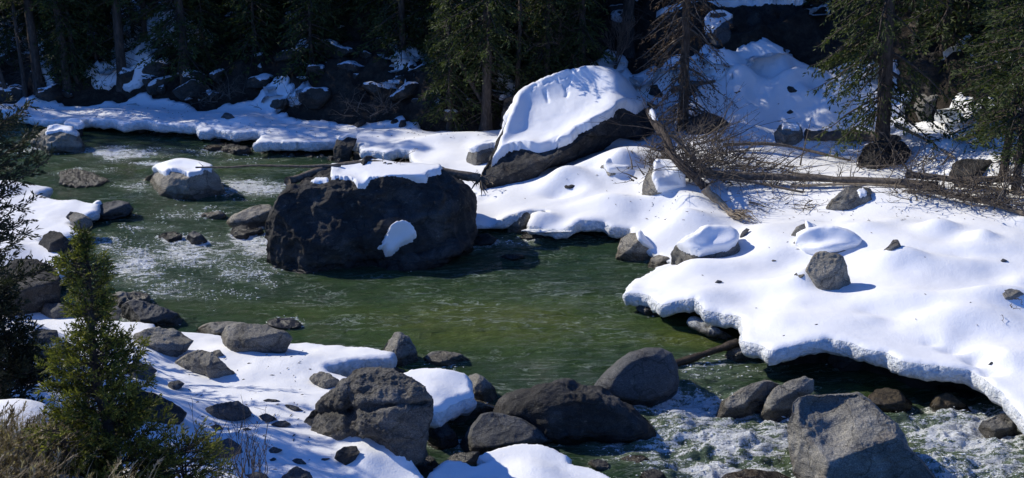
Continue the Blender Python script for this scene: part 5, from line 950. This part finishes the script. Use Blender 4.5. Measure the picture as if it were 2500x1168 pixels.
brush('drooping dry stalks on the snow-blocked rock stump', brk((1575, 440, .25, 1)), 9, .45, seed=9, up=.6, bias=(-.6, 0, 0))
brush('small twigs poking out of the flat snow cap of the huge boulder', [(at_t(965, 398, t1 + .3), 1)], 5, .4, seed=10, up=1.2)
brush('dark roots hanging at the snow edge below the tilted boulder', [(W(1180, 455, .2), 1)], 14, .3, seed=11, up=.7)
brush('dead brown boughs in the dark behind the far trunks', brk((905, 280, .3, 1), (930, 262, .3, .8), (560, 240, .2, 1), (520, 250, .2, .8), (700, 262, .1, .5)), 30, .8, seed=12, up=.8)
brush('stub of dark twigs jutting in from the right edge over open snow', brk((2500, 755, .15, 1)), 14, .16, M_DEAD, seed=13, up=1.0, r=.008)
# bare bush
def bare_bush(label, px, py, hgt, spread, seed, lean=-.3):
    rs = random.Random(seed); st = Sticks(5); org = W(px, py); 
    def grow(o, d, L, r, lv):
        n = 5; cu = rv(rs) * .25; pp = [o + d * L * s + cu * L * s * s for s in np.linspace(0, 1, n)]; st.add(pp, r, r * .6, 5 if lv < 2 else 4 if lv < 3 else 3, cap=False)
        if lv >= 4: return
        for _ in range([4, 4, 4, 3][lv]):
            q = pp[rs.randrange(2, n)]; d2 = d + rv(rs) * .55 + np.array([0, 0, .05]); d2 /= np.linalg.norm(d2); grow(q, d2, L * rs.uniform(.4, .68), r * .52, lv + 1)
    for i in range(6):
        d = np.array([rs.gauss(lean, spread), rs.gauss(-.1, .2), 1.0]); d /= np.linalg.norm(d); grow(org, d, hgt * rs.uniform(.45, .7), .024, 0)
    tag(st.build('bare_bush', simple_mat('pale_twigs', [(0.3, (.09, .065, .05)), (.7, (.24, .185, .15))], 20) if 'pale_twigs' not in bpy.data.materials else bpy.data.materials['pale_twigs'], origin=org), label, 'bush')
bare_bush('broad leafless bush with pale curled twigs behind the great tilted boulder', 1440, 176, 2.3, .5, 5, -.65)
bare_bush('smaller leafless bush right of the broad one', 1500, 178, 1.6, .3, 7, .05)

# foreground junipers
def juniper(label, loc, H, Rm, seed, mat, leaf=.05, nb=150, dens=1.0, prof=None, az=None, name='juniper_tree'):
    rs = random.Random(seed); tr = Sticks(8); br = Sticks(4); lf = Leaves(); zz = np.linspace(0, H, 14)
    tx = .03 * np.sin(zz * 3); tr.add(np.stack([tx, tx * .5, zz], -1), np.linspace(.075, .006, 14) * H / 2.9, None, 8, .2)
    for b in range(nb):
        f = ((b + rs.random()) / nb) ** 1.15; h = H * (.02 + .95 * f); a = rs.uniform(0, 6.28)
        if az is not None and rs.random() < .5: a = az + rs.gauss(0, .6)
        R_ = Rm * (prof(f) if prof else (1 - f) ** .85 + .04); L = R_ * rs.choice([rs.uniform(.55, 1.0), rs.uniform(.8, 1.2)]); dh = np.array([math.cos(a), math.sin(a), 0]); o = np.array([0, 0, h])
        asc = rs.uniform(.2, .65); pp = np.array([o + dh * L * s + np.array([0, 0, L * asc * s ** 1.4 - .05 * L * s]) + rv(rs) * .02 * L for s in np.linspace(0, 1, 6)]); br.add(pp, .006 + .009 * L, .003, 4, cap=False)
        nt = max(6, int(L / .03 * dens))
        for k in range(nt):
            s = .15 + .85 * math.sqrt((k + rs.random()) / nt); q = np.array([np.interp(s, np.linspace(0, 1, 6), pp[:, c]) for c in range(3)]); l2 = (.06 + .22 * L * (1.15 - s)) * rs.uniform(.4, 1.2)
            d2 = dh * .7 + rv(rs) * .75 + np.array([0, 0, .45]); d2 /= np.linalg.norm(d2); tint = min(1, max(0, rs.gauss(.2 + .5 * s, .17))); m = max(4, int(l2 / (leaf * .22)))
            for j in range(m):
                w = (j + rs.random()) / m; lf.add(q + d2 * l2 * w + rv(rs) * leaf * .22, d2 + rv(rs) * .5, leaf * rs.uniform(.6, 1.2), leaf * .15, min(1, max(0, tint + rs.uniform(-.12, .12))))
    for j in range(60): lf.add(np.array([0, 0, H - j * .006]) + rv(rs) * .01, np.array([0, 0, 1]) + rv(rs) * .7, leaf, leaf * .15, .6)
    def sm(st, nm): V, F = st.quads(); q = F[:, 2] != F[:, 3]; return mk_mesh(nm, V, F[q].tolist() + F[~q][:, :3].tolist(), M_BARK)
    return place_tree([('trunk', sm(tr, 'trunk')), ('branches', sm(br, 'branches')), ('foliage', lf.mesh('foliage', mat, seed))], loc, label=label, name=name)
jb = at_d(286, 1235, 9.7); zj = jb[2]; top = at_d(205, 545, 9.7)[2]
juniper('pointed green juniper standing in the left foreground before the river', jb, top - zj, .62, 3, M_JUN, .045, 420, 1.5, prof=lambda f: .12 + .95 * (1 - f) ** .95 + .12 * math.sin(f * 16) if f < .9 else .1)
juniper('low spreading juniper bough at the bottom right of the pointed juniper', at_d(455, 1225, 9.9), .65, .62, 8, M_JUN, .045, 70, 1.0, prof=lambda f: 1 - .5 * f, name='juniper_shrub')
juniper('yellow-green juniper shrub low beside the dry grass', at_d(170, 1210, 9.2), .75, .5, 9, M_JUN, .04, 60, 1.0, prof=lambda f: 1 - .5 * f, name='juniper_shrub')
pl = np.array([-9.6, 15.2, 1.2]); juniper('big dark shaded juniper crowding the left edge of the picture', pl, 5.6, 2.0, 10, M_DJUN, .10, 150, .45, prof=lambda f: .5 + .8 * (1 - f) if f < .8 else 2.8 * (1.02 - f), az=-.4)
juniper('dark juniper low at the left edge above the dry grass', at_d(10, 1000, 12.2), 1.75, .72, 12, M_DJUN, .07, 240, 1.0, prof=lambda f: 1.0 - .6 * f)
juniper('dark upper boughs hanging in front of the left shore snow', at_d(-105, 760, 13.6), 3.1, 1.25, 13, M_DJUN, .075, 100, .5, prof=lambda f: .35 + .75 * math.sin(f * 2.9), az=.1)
# dry grass
def grass(name, label, cx, cy, D, n, spread, hgt, seed, lean=.5, kind='stuff', mat=M_GRASS, w=.006, plume=False):
    rs = np.random.RandomState(seed); V = []; F = []; T = []; c = 0; base = at_d(cx, cy, D)
    for i in range(n):
        o = base + np.array([rs.normal() * spread, rs.normal() * spread * .8, -.05]); a = rs.rand() * 6.28; H = hgt * (.4 + .8 * rs.rand()); l = np.array([np.cos(a), np.sin(a), 0]) * lean * (.3 + rs.rand()) * H + np.array([.25 * H, 0, 0]); sd = np.array([-np.sin(a), np.cos(a), 0]) * w * (.6 + .8 * rs.rand()); t = rs.rand()
        P = [o + l * s ** 1.8 + np.array([0, 0, H * s * (1 - .18 * s)]) for s in (0, .35, .7, 1)]
        for k, q in enumerate(P): ww = sd * (1 - k * .3); V += [q - ww, q + ww]; T += [t, t]
        for k in range(3): F.append([c + 2 * k, c + 2 * k + 1, c + 2 * k + 3, c + 2 * k + 2])
        c += 8
        if plume and rs.rand() < .25:
            for j in range(16):
                q = P[3] - (P[3] - P[2]) * j / 16 * .9; d = rs.normal(size=3) * .5 + (P[3] - P[2]) / (np.linalg.norm(P[3] - P[2]) + 1e-6); d *= .03; V += [q, q + d * .5 + sd, q + d, q + d * .5 - sd]; T += [t] * 4; F.append([c, c + 1, c + 2, c + 3]); c += 4
    o = mk_obj(name, V, np.array(F), mat, smooth=False, attrs={'tint': T}); return tag(o, kind=kind)
grass('dry_grass', '', 0, 1225, 8.7, 1100, .22, .5, 1, plume=True)
grass('dry_grass', '', 40, 1130, 9.2, 900, .2, .42, 2, plume=True)
grass('dry_grass', '', 120, 1075, 10.2, 400, .16, .36, 3, plume=True)
grass('dry_grass', '', -10, 1080, 9.6, 300, .12, .4, 5, plume=True)
grass('dry_grass', '', 240, 1240, 8.6, 160, .25, .42, 4, plume=True)
# dead upright shoots
def shoots(label, px, py, n, h, seed, sp=.18):
    rs = random.Random(seed); st = Sticks(4); org = W(px, py)
    for i in range(n):
        o = org + np.array([rs.gauss(0, sp), rs.gauss(0, sp * .7), -.05]); d = np.array([rs.gauss(0, .16), rs.gauss(0, .12), 1]); L = h * rs.uniform(.5, 1.15); pp = [o + d * L * s + np.array([.06 * math.sin(3 * s + i), 0, 0]) * s for s in np.linspace(0, 1, 5)]; st.add(pp, .006, .002, 4, cap=False)
        for z in range(3): q = pp[rs.randrange(2, 5)]; st.add([q, q + np.array([rs.gauss(0, .06), rs.gauss(0, .04), .12])], .003, .0015, 3, cap=False)
    tag(st.build('twig_shrub', M_DEAD, origin=org), label, 'shrub')
shoots('clump of thin leafless shoots in front of the shaded snow at the bottom', 575, 1172, 34, .62, 1)
shoots('sparse bare shoots behind the dark boulder in shade', 560, 1075, 14, .5, 2, .2)
shoots('thin bare shoots on shaded snow left of the juniper', 150, 930, 18, .6, 3, .25)
shoots('thin bare shoots just right of the bottom twig clump', 610, 1150, 12, .5, 4, .12)
# needles, cones and bits of bark dropped on the snow
def litter(regions, seed):
    rs = random.Random(seed); V = []; F = []; c = 0
    for (x0, x1, y0, y1, n) in regions:
        for _ in range(n):
            p = W(rs.uniform(x0, x1), rs.uniform(y0, y1), .012); a = rs.uniform(0, 3.14); L = rs.uniform(.012, .05); w_ = rs.uniform(.004, .012); dx = np.array([math.cos(a), math.sin(a), 0]) * L; dy = np.array([-math.sin(a), math.cos(a), 0]) * w_
            V += [p - dx, p + dy, p + dx, p - dy, p + np.array([0, 0, .012])]; F += [[c, c + 1, c + 4], [c + 1, c + 2, c + 4], [c + 2, c + 3, c + 4], [c + 3, c, c + 4]]; c += 5
    tag(mk_obj('forest_litter', V, F, M_DEAD, smooth=False), kind='stuff')
litter([(1560, 2500, 430, 540, 300), (1200, 1560, 380, 500, 20), (500, 1200, 285, 340, 160), (0, 500, 255, 290, 120), (1650, 2450, 560, 820, 26), (1650, 2100, 300, 400, 120), (450, 760, 850, 1150, 120), (2150, 2480, 300, 440, 160)], 4)
